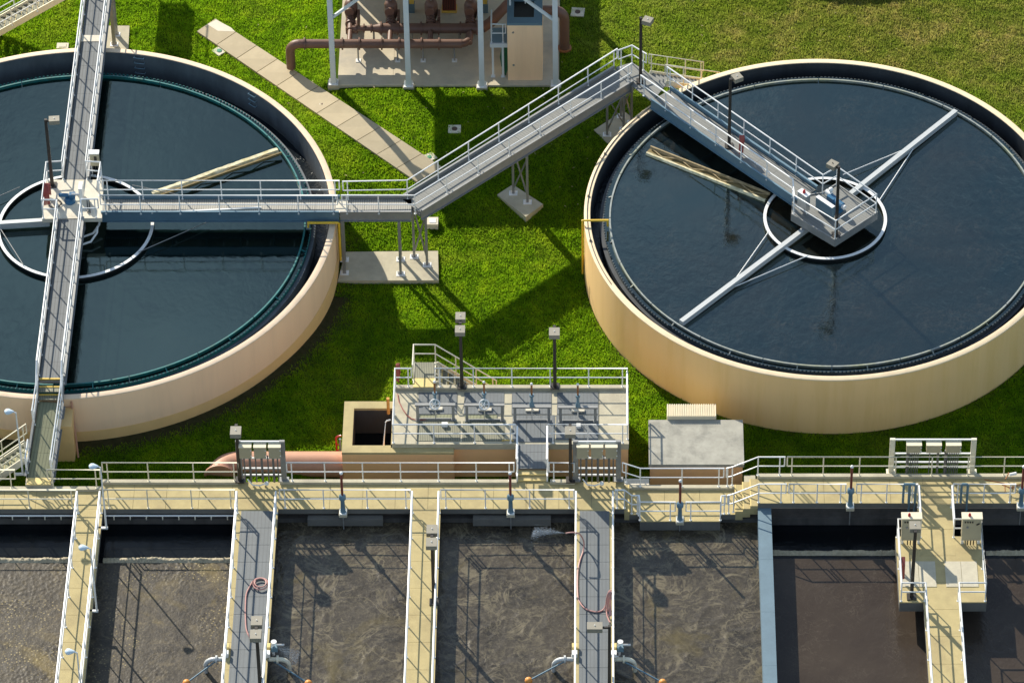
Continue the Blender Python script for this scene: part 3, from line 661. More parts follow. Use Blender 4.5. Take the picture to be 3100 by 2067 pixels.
for i in range(len(LP)): 
    if i in (1,0,5): mbL.beam(LP[i]-V((0,0,.2)), LP[(i+1)%6]-V((0,0,.2)), .06, .36)
mbL.build('landing_beam', M['galv_dull'], Cw)
rail(None, [W(1872,207,D), W(1913,192,D), W(1956,218,D)], Cw, sp=1.3)
def bent(label, feet, ztop, zf, x_brace=True, sec=.11):
    o = thing('support_frame', feet[0], label, 'support', 'walkway supports'); tops = []
    for f in feet:
        MB().beam(f, V((f.x,f.y,ztop)), sec, sec).build('column', M['galv_dull'], o)
        MB().box((f.x-.19,f.y-.16,f.z),(f.x+.19,f.y+.16,f.z+.025)).build('base_plate', M['galv'], o)
        for s in (-1,1): MB().obox(f+V((s*.10,0,.09)), (.04,0,0),(0,.012,0),(0,0,.07)).build('gusset', M['galv'], o)
    if x_brace and len(feet) > 1:
        a, b_ = feet[0], feet[1]
        MB().beam(a+V((0,0,.25)), V((b_.x,b_.y,ztop-.2)), .07, .05).build('brace', M['galv_dull'], o)
        MB().beam(b_+V((.03,.03,.25)), V((a.x+.03,a.y+.03,ztop-.2)), .07, .05).build('brace', M['galv_dull'], o)
        MB().beam(V((a.x,a.y,ztop-.05)), V((b_.x,b_.y,ztop-.05)), .10, .10).build('cap_beam', M['galv_dull'], o)
    return o
zp1 = .22
bent('pair of columns close beside the left tank carrying the walkway joint', [W(1043,826,zp1), W(1043,786,zp1)], D-.42, zp1, True, .14)
bent('pair of columns at the bend of the link walkway, nearest the tank', [W(1213,829,zp1), W(1213,785,zp1)], D-.42, zp1, True)
bent('cross braced columns on the right end of the big concrete pad', [W(1254,777,zp1), W(1293,802,zp1)], D-.42, zp1)
zp2 = zg(-4,4.3)+.12
bent('cross braced columns on the tilted square pad at mid span', [W(1554,585,zp2), W(1597,612,zp2)], D-.42, zp2)
zp3 = zg(.3,7)+.12
bent('cross braced columns under the landing by the right tank', [W(1838,408,zp3), W(1888,392,zp3)], D-.42, zp3)
bent('second pair of columns under the landing by the right tank', [W(1912,372,zp3), W(1880,352,zp3)], D-.42, zp3)
def pad(label, px, z, th, m='grey_concrete'):
    p = [W(x,y,z) for x, y in px]; return tag(MB().prism(p, z-th-.6, z).build('concrete_pad', M[m]), label, 'pad', 'concrete footing pads')
pad('long rectangular concrete pad against the left tank', ((1046,762),(1326,759),(1328,848),(1022.6,849)), zp1, .2)
pad('tilted square concrete pad on the lawn between the tanks', ((1505,589),(1552,558),(1644,618),(1592,656)), zp2, .12)
pad('concrete pad half hidden behind the rim of the right tank', ((1798,393),(1887,335),(1960,390),(1870,462)), zp3, .12)
zp4 = zg(-23,14)+.12
pad('concrete pad at the foot of the north walkway supports', ((300,78),(392,78),(388,152),(282,160)), zp4, .12)
bent('round steel columns carrying the north walkway behind the left tank', [W(352,105,zp4), W(346,135,zp4)], D-.42, zp4, True, .16)
# ---- stair at the landing by the right tank
lsA, lsB = W(1960,220,D), W(2013,252,D); sdir2 = V((.707,.707,0)); la = (lsA+lsB)/2+sdir2*.05
S3 = thing('metal_stair', la, 'stair with pale yellow treads behind the rim of the right tank', 'stair', 'outdoor stairs')
b3, x3 = stair(S3, la, sdir2, 1.0, 2.6, 13, M['grate_d'], M['yellow_tile'], 3.6, M['galv_tan'])
for s in (-1,1): rail(None, [la+x3*s*.52, b3+x3*s*.52], S3, m=M['galv_tan'], ends=(1,1))
# ---- diagonal bridge over the right tank
eN0, eN1 = W(1930,277,D), Q(27,515,612,D); eF0, eF1 = W(2017,255,D), Q(27,990,545,D)
dE = (eN1-eN0).normalized(); rE = dE.cross(V((0,0,1))).normalized()
wE = abs((eF1-eN1).dot(rE)); c1 = (eN1+eF1)/2; c0 = c1-dE*((c1-(eN0)).dot(dE))
Eb = thing('tank_walkway', c1, 'diagonal walkway bridge from the landing to the centre of the right tank', 'walkway', 'walkway bridges over the tanks')
walkway_span(Eb, c0+dE*.9, c1, wE-.06, M['grate_d'], 1.0, .40, M['bluegrey'])
HP = [Q(27,x,y,D) for x, y in ((500,875),(1190,1288),(1862,852),(1215,402),(990,545),(515,612))]
MB().prism(HP, D-.05, D-.006).build('hub_platform', M['grate_d'], Eb)
mbh = MB()
for i in range(5): mbh.beam(HP[i]-V((0,0,.17)), HP[i+1]-V((0,0,.17)), .05, .42)
mbh.build('platform_beam', M['galv_dull'], Eb)
for i in range(1,6):
    a = HP[5].lerp(HP[1], i/6); MB().beam(a-V((0,0,.3)), a+(HP[3]-HP[4]).normalized()*1.6-V((0,0,.3)), .08, .22).build('cross_beam', M['galv_dull'], Eb)
n0 = W(1940,283,D)
rail(None, [n0, eN1+V((0,.0,0)), HP[0]+V((.10,.03,0)), HP[1]+V((0,.07,0)), HP[2]+V((-.07,0,0)), HP[3]+V((0,-.06,0)), HP[4]+V((0,.0,0)), W(2019,257,D)], Eb, sp=1.7)
Ec = thing('control_cabinet', Q(27,690,830,D), 'stainless cabinet with a red lamp on the right tank hub platform', 'cabinet')
cc = Q(27,690,840,D); ux = dE; uy = V((-dE.y,dE.x,0))
MB().obox(cc+V((0,0,.65)), ux*.26, uy*.13, (0,0,.45)).build('case', M['steel_bright'], Ec)
MB().obox(cc+V((0,0,1.115)), ux*.28, uy*.15, (0,0,.012)).build('hood', M['galv'], Ec)
MB().lathe([(.001,1.13),(.07,1.13),(.07,1.2),(.045,1.27),(.001,1.28)], cc, 12).build('lamp', M['red'], Ec, True)
for s in (-1,1): MB().tube([cc+ux*.2*s, cc+ux*.2*s+V((0,0,.25))], .025, 6).build('leg', M['galv'], Ec, True)
pc = Q(27,1030,880,D)
En = thing('instrument_panel', pc, 'flat grey panel box standing before the blue motor', 'panel')
MB().obox(pc+V((0,0,.42)), ux*.50, uy*.09, (0,0,.32)).build('case', M['bluegrey'], En)
MB().obox(pc+V((0,0,.745)), ux*.51, uy*.10, (0,0,.012)).build('lid', M['galv'], En)
for s in (-1,1): MB().obox(pc+ux*.42*s+V((0,0,.06)), ux*.03, uy*.03, (0,0,.05)).build('foot', M['galv'], En)
mc = Q(27,1210,800,D)
Em = thing('drive_unit', mc, 'blue drive motor with white caps on the right tank hub platform', 'motor', 'clarifier drives')
MB().lathe([(.001,0),(.32,0),(.32,.14),(.24,.18),(.24,.3),(.001,.3)], mc, 18).build('gear_case', M['blue_motor'], Em, True)
MB().tube([mc-ux*.1+V((0,0,.42)), mc+ux*.38+V((0,0,.42))], .16, 14).build('motor', M['blue_motor'], Em, True)
MB().tube([mc+ux*.38+V((0,0,.42)), mc+ux*.52+V((0,0,.42))], .11, 12).build('fan_cover', M['white_paint'], Em, True)
MB().obox(mc-ux*.28+V((0,0,.42)), ux*.2, uy*.14, (0,0,.16)).build('gearbox', M['blue_motor'], Em)
MB().tube([mc-ux*.75+uy*.12+V((0,0,.5)), mc-ux*.42+uy*.12+V((0,0,.5))], .12, 12).build('fan_cover', M['white_paint'], Em, True)
MB().sphere(mc-ux*.52+uy*.16+V((0,0,.72)), .11, 8).build('cap', M['white_paint'], Em, True)

hq = W(2238,462,D); HQ = thing('hose_rack', hq, 'brown hose hung on the near rail of the diagonal bridge', 'hose')
for k in range(4): MB().tube([hq+V((.05*k,-.25+.03*k,.15)), hq+V((.05*k,-.15,.8)), hq+V((.05*k+.03,.0,1.0)), hq+V((.05*k+.06,.12,.75)), hq+V((.05*k,.1-.03*k,.12))], .03, 7).build('hose_loop', M['hose_red'], HQ, True)
# ---- turning mechanisms in the tanks
def mech(C, r, zt, label):
    o = thing('skimmer_mechanism', (C.x,C.y,zt-.8), label, 'skimmer', 'rotating skimmer mechanisms')
    MB().lathe([(r-.02,zt-1.4),(r+.02,zt-1.4),(r+.02,zt-.03),(r+.07,zt-.025),(r+.07,zt),(r-.07,zt),(r-.07,zt-.025),(r-.02,zt-.03)], (C.x,C.y,0), 72, close=True).build('feedwell_ring', M['galv'], o, True)
    MB().lathe([(r-.022,zt-1.4),(r-.022,zt-.04)], (C.x,C.y,0), 72).build('ring_lining', M['black'], o, True)
    MB().lathe([(r+.022,zt-1.4),(r+.022,zt-.04)], (C.x,C.y,0), 72).build('ring_skirt', M['black'], o, True)
    MB().lathe([(.001,D-.5),(.45,D-.5),(.45,1.0),(.001,1.0)], (C.x,C.y,0), 20).build('centre_column', M['galv_dull'], o, True)
    return o
zl = 2.78; mc1 = V((-23.34,-.2,0)); K1 = mech(mc1, 3.4, zl, 'white ringed skimmer mechanism turning in the left tank')
zr = 3.02; mc2 = V((9.85,.05,0)); K2 = mech(mc2, 2.67, zr, 'white ringed skimmer mechanism with two long arms in the right tank')
struct(MB().lathe([(.001,2.585),(3.37,2.585)], mc1, 64).build('well_water', M['water_left'], None, True))
struct(MB().lathe([(.001,2.84),(2.64,2.84)], mc2, 64).build('well_water', M['water_well'], None, True))
def arm(o, a, b, w, h, m=None): return MB().beam(a, b, w, h).build('arm', m or M['galv_mid'], o)
arm(K1, W(-60,684,2.85), W(150,671,2.85), .22, .30)
arm(K2, W(2460,678,3.1), W(2062,977,2.98), .22, .26); arm(K2, W(2530,625,3.1), W(2893,339,2.98), .22, .26)
for a, b_, z in (((-40,610),(60,566),2.85),((0,690),(70,800),2.85),((632,670),(419,763),2.82),((400,560),(590,600),2.85)): MB().tube([W(*a,z), W(*b_,z)], .02, 6).build('tie_rod', M['galv_dull'], K1, True)
for a, b_ in (((2552,529),(2746,449)),((2663,605),(2764,451)),((2327,701),(2217,857)),((2447,773),(2225,867))): MB().tube([W(*a,3.02), W(*b_,3.0)], .022, 6).build('tie_rod', M['galv'], K2, True)
def scum_truss(o, a, b, w, m1, m2, top):
    """Encrusted scum trough: a ragged board and a light truss along it."""
    a, b = V(a), V(b); d = (b-a); l = d.length; d /= l; r = d.cross(V((0,0,1))).normalized(); n = int(l/.18); vs = []; k = 5
    for i in range(n+1):
        p = a+d*(l*i/n)
        for j in range(k):
            t_ = j/(k-1)-.5; e = (mnoise.noise(p*3+V((j,0,0)))*.05); q = p+r*(t_*w*(1+e*1.5)+ (e*.6 if j in (0,k-1) else 0)); q.z += e*.8+(.05 if 0 < j < k-1 else -.06); vs.append(q)
    mb = MB(); mb.add(vs, [(i*k+j, (i+1)*k+j, (i+1)*k+j+1, i*k+j+1) for i in range(n) for j in range(k-1)]); mb.build('scum_board', m1, o, True)
    off = r*top; mt = MB(); mt.beam(a+off+V((0,0,.10)), b+off+V((0,0,.10)), .07, .12); mt.build('truss_chord', m2, o)
    q = int(l/.75)
    for i in range(q):
        p0 = a+d*(l*i/q); p1 = a+d*(l*(i+1)/q); s0, s1 = (r*(w*.4*(1 if top > 0 else -1)), off) if i % 2 else (off, r*(w*.4*(1 if top > 0 else -1)))
        MB().beam(p0+s0+V((0,0,.06)), p1+s1+V((0,0,.06)), .035, .04).build('truss_brace', m2, o)
scum_truss(K1, W(460,586,2.72), W(840,452,2.72), .36, M['algae_beam'], M['algae_dark'], .42)
scum_truss(K2, W(1957,463,2.9), W(2318,606,2.9), .17, M['algae_beam'], M['algae_brown'], -.36)
MB().beam(W(1962,456,2.86), W(2322,598,2.86), .30, .04).build('trough_floor', M['algae_dark'], K2)
# hub pipes seen below the left hub
for i, (a, b_) in enumerate(((255,725),(262,700))):
    MB().tube([W(a-20,b_+20,2.7), W(a+20,b_+6,2.85), W(a+38,b_-20,3.0), W(a+40,b_-40,3.2)], .05, 8).build('scum_pipe', M['galv'], K1, True)

# ------------------------------------------------------------------ distribution platform and boxes
gc = M['grey_concrete']
pL, pR = W(1190,1260,P).x, W(1903,1260,P).x; pyF, pyN = W(1500,1172,P).y, W(1500,1343,P).y
PL = thing('valve_platform', (pL,pyN,0), 'raised concrete platform with four gate frames and railings', 'platform')
MB().box((pL,pyN,P-.32),(pR,pyF,P-.035)).build('slab', gc, PL)
MB().box((pL+.02,pyN+.10,-.6),(pR-.02,pyF-.05,P-.321)).build('wall', M['orange_paint'], PL)
MB().box((pL,pyF-.18,P+.0),(pR,pyF+.02,P+.14)).build('kerb', gc, PL)
def plate(o, name, k, x0, y0, x1, y1, z, m, th=.03, sub=1):
    a = Q(k,x0,y1,z); b_ = Q(k,x1,y0,z); 
    for i in range(sub): MB().box((a.x+(b_.x-a.x)*i/sub+.008,a.y,z-th),(a.x+(b_.x-a.x)*(i+1)/sub-.008,b_.y,z)).build(name, m, o)
# top surface: concrete strips and grating panels side by side
xs_ = [pL, Q(11,290,700,P).x, Q(11,990,700,P).x, Q(11,1040,700,P).x, Q(11,1735,700,P).x, pR]
MB().box((xs_[0],pyN,P-.034),(xs_[1],pyF-.19,P)).build('concrete_strip', gc, PL); MB().box((xs_[4]+.01,pyN,P-.034),(xs_[5],pyF-.19,P)).build('concrete_strip', gc, PL)
MB().box((xs_[1],pyN,P-.034),(xs_[4],pyF-.19,P-.012)).build('concrete_strip', gc, PL)
for x0, x1 in ((298,615),(662,985),(1040,1360),(1400,1730)): plate(PL, 'cover_plate', 11, x0, 488, x1, 660, P+.012, M['grate_blue'], .02, 2)
for x0, x1 in ((290,640),(650,990)):
    plate(PL, 'grating_panel', 11, x0, 715, x1, 872, P+.010, M['grate_dark'], .02, 2); plate(PL, 'hatch', 11, x0+20, 664, x1-60, 702, P+.022, M['grate_green'], .02, 2)
plate(PL, 'cover_plate', 11, 1045, 668, 1385, 880, P+.014, M['grate_blue'], .02, 3); plate(PL, 'cover_plate', 11, 1392, 668, 1730, 862, P+.014, M['grate_blue'], .02, 3)
plate(PL, 'access_box', 11, 487, 722, 538, 745, P+.16, M['white_paint'], .14); plate(PL, 'access_box', 11, 1553, 732, 1590, 755, P+.16, M['white_paint'], .14)
# gate frames with stems
def gate_frame(label, xl, xr, yt, yb, wheel):
    a = Q(11,xl,yb,P); b_ = Q(11,xr,yb,P); h = (yb-yt)/2.614/(.729*70); cx = (a.x+b_.x)/2
    o = thing('sluice_gate', (cx,a.y,P), label, 'gate', 'slide gate frames on the platform'); mm = M['galv_dull']
    for q in (a, b_):
        MB().box((q.x-.06,q.y-.05,P),(q.x+.06,q.y+.05,P+h)).build('leg', mm, o); MB().box((q.x-.10,q.y-.09,P+.0),(q.x+.10,q.y+.09,P+.05)).build('foot', mm, o)
    MB().box((a.x-.10,a.y-.07,P+h),(b_.x+.10,a.y+.07,P+h+.08)).build('yoke', M['galv_dull'], o)
    MB().box((a.x+.1,a.y-.02,P-.01),(b_.x-.1,a.y+.02,P+.10)).build('gate_leaf', M['galv_dull'], o)
    c = V((cx,a.y,P+h+.10))
    MB().tube([c-V((0,0,h)), c+V((0,0,.5))], .022, 6).build('stem', M['steel_bright'], o, True)
    MB().lathe([(.001,0),(.11,0),(.10,.16),(.06,.24),(.06,.55),(.10,.56),(.10,.66),(.001,.66)], c, 14).build('pedestal', M['bluegrey'], o, True)
    MB().tube([c+V((0,0,.66)), c+V((0,0,1.25))], .045, 8).build('stem_cover', M['rust'], o, True)
    MB().sphere(c+V((0,0,1.28)), .06, 8).build('cap', M['white_paint'], o, True)
    MB().box((cx-.28,a.y+.55,P+.02),(cx+.28,a.y+.72,P+.09)).build('sill_block', M['pale_concrete'], o)
    if wheel:
        w = c+V((0,-.22,.18)); mb = MB(); pts = [w+V((math.cos(i*math.pi/10)*.21, math.sin(i*math.pi/10)*.13, math.sin(i*math.pi/10)*.17)) for i in range(21)]
        mb.tube(pts, .026, 7)
        for i in range(5): mb.tube([w, w+V((math.cos(i*1.257)*.2, math.sin(i*1.257)*.13, math.sin(i*1.257)*.17))], .016, 6)
        mb.sphere(w, .05, 6); mb.build('handwheel', M['white_paint'], o, True)
gate_frame('leftmost gate frame with a white handwheel near the red hose', 300, 582, 592, 706, 1)
gate_frame('second gate frame from the left with a white handwheel', 690, 970, 594, 712, 1)
gate_frame('third gate frame from the left, without handwheel, beside the gangway', 1070, 1338, 608, 716, 0)
gate_frame('rightmost gate frame on the platform, without handwheel', 1430, 1705, 612, 720, 0)
# open channel box left of the platform
zI = P-.22; iL, iR = W(1038,1300,zI).x, W(1376,1300,zI).x; iF, iN = W(1100,1214,zI).y, W(1100,1369,zI).y
BI = thing('channel_box', (iL,iN,0), 'open topped concrete channel box with peach front left of the platform', 'box')
hx0, hx1, hy0, hy1 = W(1069,1290,zI).x, W(1186,1290,zI).x, W(1100,1347,zI).y, W(1100,1235,zI).y
for x0,x1,y0,y1 in ((iL,hx0,iN,iF),(hx1,iR,iN,pyN+.2),(hx0+.001,hx1-.001,iN,hy0),(hx0+.001,hx1-.001,hy1,iF),(hx1,pL+.1,pyN,iF)): MB().box((x0,y0,zI-.12),(x1,y1,zI)).build('rim', dk, BI)
for x0,x1,y0,y1 in ((iL+.01,hx0-.002,iN+.01,iF-.01),(hx0,hx1,iN+.01,hy0-.002),(hx0,hx1,hy1+.002,iF-.01),(hx1,iR-.01,iN+.01,pyN+.08)): MB().box((x0,y0,-.6),(x1,y1,zI-.121)).build('wall', M['orange_paint'], BI)
for x0,x1,y0,y1 in ((hx0,hx0+.01,hy0,hy1),(hx0,hx1,hy1-.01,hy1)): MB().box((x0,y0,-.4),(x1,y1,zI-.125)).build('lining', M['dark_lining'], BI)
struct(MB().box((hx0,hy0,-.5),(hx1,hy1,.35)).build('channel_water', M['water_dark']))
stuff(foam('foam_patch', W(1118,1335,.36).x, hx1-.05, hy0+.02, hy0+.62, .37, ft, 'roll', .04), 'pale foam heap in the corner of the channel box', 'foam')
jt = thing('spray_jet', Q(10,1385,708,P+.05), 'thin white water jet falling into the channel box', 'spray')
MB().tube([Q(10,1390,705,P+.1), Q(10,1362,712,P+.1), Q(10,1350,725,P)], .03, 6).build('nozzle', M['galv'], jt, True)
a = Q(10,1352,722,P); b_ = V((hx0+1.25,hy0+.45,.45)); MB().tube([a, a.lerp(b_,.5)+V((0,0,.18)), b_], [.012,.025,.06], 7).build('water_stream', M['water_white'], jt, True)
tag(MB().tube([Q(10,1375,655,zI), Q(10,1375,655,zI)+V((0,0,.9))], .07, 8).build('marker_post', M['orange_float'], None, True), 'orange marker post at the edge of the channel box', 'post')
# concrete box at right
zH = P-.56; H0, H1 = W(1963,1270,zH), W(2253,1405,zH)
BH = thing('equipment_box', (H0.x,H1.y,0), 'low concrete roofed box with peach front under the right tank', 'box')
MB().box((H0.x,H1.y,zH-.16),(H1.x,H0.y,zH)).build('roof_slab', M['mottled_concrete'], BH); MB().box((H0.x+.06,H1.y+.05,-.6),(H1.x-.06,H0.y-.05,zH-.161)).build('wall', M['orange_paint'], BH)
V0, V1 = W(2019.5,1245,zH+.25), W(2168,1270,zH)
VB = thing('ribbed_cover', (V0.x,H0.y+.05,zg(V0.x,H0.y)), 'cream ribbed metal cover behind the low concrete box', 'cover')
vy = H0.y+.02; MB().box((V0.x,vy,.0),(V1.x,vy+.72,zH+.18)).build('body', M['cover_tan'], VB)
for i in range(22):
    x = V0.x+.03+(V1.x-V0.x-.06)*i/21; MB().box((x-.022,vy-.004,zH+.05),(x+.022,vy+.74,zH+.22)).build('rib', M['cover_tan'], VB)
tag(MB().box((W(1888,1450,1).x,YB+.35,-.4),(W(1965,1450,1).x,YB+.95,1.05)).build('concrete_block', M['pale_concrete']), 'pale concrete block left of the low peach box', 'block')
tag(MB().box((W(2252,1440,1).x,YB+.45,-.4),(W(2286,1440,1).x,YB+1.0,1.2)).build('concrete_block', gc), 'dark concrete block between the low peach box and the deck steps', 'block')
# gangway from platform to deck
gx0, gx1 = W(1566,1400,P).x, W(1657,1400,P).x
GW = thing('gangway', ((gx0+gx1)/2,YB,ZD), 'short grating gangway from the gate platform down to the deck', 'walkway')
for i in range(3): MB().box((gx0+.02,YB+.55+(pyN-YB-.55)*i/3+.005,P-.05),(gx1-.02,YB+.55+(pyN-YB-.55)*(i+1)/3-.005,P+.004)).build('grating_panel', M['grate_blue'], GW)
for x in (gx0,gx1): MB().box((x-.035,YB+.0,P-.24),(x+.035,pyN-.002,P+.10)).build('side_beam', M['galv'], GW)
for i in range(2):
    z = P-.085*(i+1); MB().box((gx0+.04,YB+.55-.27*(i+1),z-.3),(gx1-.04,YB+.55-.27*i-.01,z)).build('step', dk, GW); MB().box((gx0+.04,YB+.55-.27*(i+1)-.006,z-.05),(gx1-.04,YB+.55-.27*(i+1)+.05,z+.005)).build('nosing', M['yellow_tile'], GW)
for x in (gx0,gx1): rail(None, [(x,pyN-.05,P),(x,YB+.05,P)], GW, sp=1.1)
# platform rails
e = .06
rail('platform rail running along the lawn side behind the gate frames', [(W(1318,1172,P).x,pyF-.08,P+.13),(pR-e,pyF-.08,P+.13)], sp=1.75)
rail('platform rail on the east end above the low box', [(pR-e,pyF-.15,P),(pR-e,pyN+.1,P)], sp=1.2)
rail('platform rail on the west end hung with the red hose', [(W(1247,1172,P).x,pyF-.08,P+.13),(pL+e,pyF-.08,P+.13),(pL+e,pyN+.08,P),(W(1560,1343,P).x,pyN+.08,P)], sp=1.6)
rail('short platform rail between gangway and east end', [(W(1660,1343,P).x,pyN+.08,P),(pR-e,pyN+.08,P)], sp=1.4)
# platform stair
ll, lr = W(1253,1120,P+.2).x, W(1318,1120,P+.2).x; ly0, ly1 = pyF+.02, W(1280,1096,P+.2).y
SP = thing('platform_stair', (lr,ly0,0), 'galvanised stair with yellow nosings leading from the platform to the lawn', 'stair', 'outdoor stairs')
MB().box((ll,ly0+.36,P+.15),(lr,ly1,P+.2)).build('landing', M['grate_dark'], SP); MB().box((ll,ly0-.2,P+.16),(lr,ly0+.35,P+.2)).build('tread', M['yellow_tile'], SP); MB().box((ll,ly0-.19,P+.002),(lr,ly0+.3,P+.159)).build('riser', gc, SP)
for x in (ll,lr): MB().box((x-.02,ly0,P-.05),(x+.02,ly1,P+.24)).build('side_beam', M['galv_tan'], SP)
top_s = V((lr,(ly0+.1+ly1)/2,P+.2)); bs_, xs2 = stair(SP, top_s, (1,0,0), ly1-ly0-.14, P+.2-.12, 10, M['grate_dark'], M['yellow_tile'], 2.6, M['galv_tan'])
rail(None, [(ll,ly0+.05,P+.2),(ll,ly1-.03,P+.2),(lr,ly1-.03,P+.2),(bs_.x,ly1-.03,.12)], SP, sp=1.2, m=M['galv_tan'])
rail(None, [(lr,ly0+.12,P+.2),(bs_.x,ly0+.12,.12)], SP, sp=1.2, m=M['galv_tan'])
# hose on the platform
hp = V((pL+.10,W(1200,1160,P).y,P)); HS = thing('red_hose', hp, 'faded red hose trailing from the west platform rail to the gratings', 'hose')
for k in range(4): MB().tube([hp+V((.03*k,-.1-.03*k,.25)), hp+V((.03*k,0,1.1)), hp+V((.05+.03*k,.06,1.12)), hp+V((.10+.02*k,-.05,.35+.1*k))], .022, 6).build('hose_loop', M['hose_red'], HS, True)
MB().tube([Q(11,x,y,P+.04) for x, y in ((140,500),(150,560),(180,620),(215,670),(250,697),(290,706),(340,704),(368,702))], .022, 6).build('hose_run', M['hose_red'], HS, True)
MB().tube([Q(11,x,y,P+.03) for x, y in ((965,870),(1000,866),(1060,870))], .02, 6).build('yellow_lead', M['yellow'], HS, True)
# large pink pipe with elbow
ppz = .62; pr = .56; py_ = W(900,1379,ppz+pr).y+.05
PPp = thing('large_pipe', (W(1033,1420,ppz).x,py_,0), 'large pink painted pipe lying behind the deck and entering the channel box', 'pipe')
xa = W(720,1420,ppz).x; xb = iL+.02
MB().lathe([(pr,xa),(pr,xb)], (0,py_,ppz), 32, 'X').build('barrel', M['pink_pipe'], PPp, True)
el = [V((xa-.75*math.sin(i*math.pi/16), py_-.75+.75*math.cos(i*math.pi/16), ppz)) for i in range(9)]
MB().tube(el, pr, 32).build('elbow', M['pink_pipe'], PPp, True)
for x in (xa-.02, xa+.08): MB().lathe([(pr,x),(pr+.10,x),(pr+.10,x+.06),(pr,x+.06)], (0,py_,ppz), 32, 'X').build('flange', M['pink_pipe'], PPp, True)
MB().lathe([(pr,0),(pr+.12,0),(pr+.12,.07),(pr,.07)], (el[-1].x,el[-1].y-.02,ppz), 32, 'Y').build('flange', M['pink_pipe'], PPp, True)
for i in range(20):
    a = 2*math.pi*i/20; MB().box((el[-1].x+math.sin(a)*(pr+.07)-.03,el[-1].y+.04,ppz+math.cos(a)*(pr+.07)-.03),(el[-1].x+math.sin(a)*(pr+.07)+.03,el[-1].y+.11,ppz+math.cos(a)*(pr+.07)+.03)).build('bolt', M['maroon'], PPp)
rv = Q(10,975,975,.2); RV = thing('red_valve', rv, 'small red pipe loop beside the channel box', 'valve')
MB().tube([rv+V((-.05,0,0)), rv+V((-.05,0,.95)), rv+V((.02,0,1.05)), rv+V((.18,0,1.1))], .04, 8).build('pipe_loop', M['red'], RV, True); MB().tube([rv+V((.12,0,0)), rv+V((.12,0,.9))], .05, 8).build('body', M['bluegrey'], RV, True)
for z in (.25,.55): MB().tube([rv+V((-.05,0,z)), rv+V((.14,0,z))], .025, 6).build('bracket', M['red'], RV, True)
MB().box((rv.x-.2,rv.y-.2,-.3),(rv.x+.25,rv.y+.25,.08)).build('base', gc, RV)

# ------------------------------------------------------------------ rails along decks and walkways
yk = YB-.06; gt = M['galv_tan']; yf = YF+.05
def dr(label, x0, x1, y, z, **k): return rail(label, [(x0,y,z),(x1,y,z)], **k)
X = lambda px, z=ZD, py=1500: W(px,py,z).x
rail('back rail of the lowest left deck ending at the cobra lamp', [(X(146),-15.78,ZD+.12),(X(306),-15.78,ZD+.12)], m=gt)
rail('back rail at the left picture edge, left of the ramp', [(XL+2,-15.78,ZD+.12),(X(48),-15.78,ZD+.12)], m=gt)
dr('back deck rail from the cobra lamp to the first electrical rack', X(310), X(722), yk, ZD+.12, sp=1.68, m=gt)
dr('back deck rail in front of the pink pipe and peach channel box', X(868), X(1556), yk, ZD+.12, sp=1.68)
dr('back deck rail between gangway and second electrical rack', X(1662), X(1738), yk, ZD+.12, sp=.8)
rail('back rail stepping down past the low peach box', [(X(1884,ZD,1470),yk,ZD+.12),(X(1938,ZM,1480),yk,ZM+.12),(X(2190,ZM,1480),yk,ZM+.12)], sp=1.4)
rail('back stair rail beside the deck steps at the dark block', [(X(2198,ZM,1480),yk,ZM+.12),(X(2216,ZM,1480),yk,ZM+.2),(X(2294,ZR,1450),yk,ZR+.12),(X(2374,ZR,1450),yk,ZR+.12)], sp=1.0)
dr('back rail of the high right deck below the right tank', X(2382,ZR,1450), XRR, yk, ZR+.12, sp=1.48, m=gt)
rail('front rail over the leftmost basin', [(XL+2,yf,ZD),(W1[0]-.02,yf,ZD)], m=gt, sp=1.9)
dr('front rail over the bubbly basin between the two left walkways', W1[1]+.06, W2[0]-.04, yf, ZD, sp=1.68, m=gt)
dr('front rail over the ledge with the left slide gate', W2[1]+.10, W3[0]-.03, yf, ZD, sp=1.7)
dr('front rail left of the spraying hose', W3[1]+.03, W4[0]-.04, yf, ZD, sp=1.68)
rail('front rail dropping down the two short steps', [(W4[1]+.05,yf,ZD),(X(1890,ZD,1540),yf,ZD),(X(1912,ZM,1545),yf,ZM),(X(1934,ZM,1545),yf,ZM)], sp=.6)
rail('front rail of the jutting bay, left of the slide gate', [(X(1934,ZM,1545),yf-.03,ZM),(X(1937,ZM,1560),YF-.34,ZM),(X(2043,ZM,1560),YF-.34,ZM)], sp=1.2)
rail('front rail of the jutting bay, right of the slide gate', [(X(2076,ZM,1560),YF-.34,ZM),(X(2180,ZM,1560),YF-.34,ZM),(X(2182,ZM,1545),yf-.03,ZM),(X(2194,ZM,1545),yf,ZM)], sp=1.2)
rail('front stair rail beside the narrow blue grey wall', [(X(2202,ZM,1545),yf,ZM),(X(2220,ZM,1545),yf,ZM+.1),(X(2296,ZR,1515),yf,ZR),(X(2378,ZR,1515),yf,ZR)], sp=1.0)
dr('front rail of the high deck left of the slide gate pedestal', X(2387,ZR,1515), X(2558,ZR,1515), yf, ZR, sp=1.3)
dr('front rail of the high deck between slide gate and right walkway', X(2591,ZR,1515), W6[0]-.02, yf, ZR, sp=1.3)
dr('front rail of the high deck at the right picture edge', W6[1]+.02, X(3070,ZR,1515), yf, ZR, sp=1.3)
def wr(label, x, z, y1=YF-.05, y0=YN+.3, **k): return rail(label, [(x,y1,z),(x,y0,z)], sp=1.72, **k)
for w, nm in ((W1,'plain walkway left of all'),(W2,'grated walkway with the coiled hose'),(W3,'plain walkway with the twin head lamp'),(W4,'grated walkway with the spraying hose')):
    wr('left side rail of the '+nm, w[0]+.05, ZD); wr('right side rail of the '+nm, w[1]-.05, ZD)
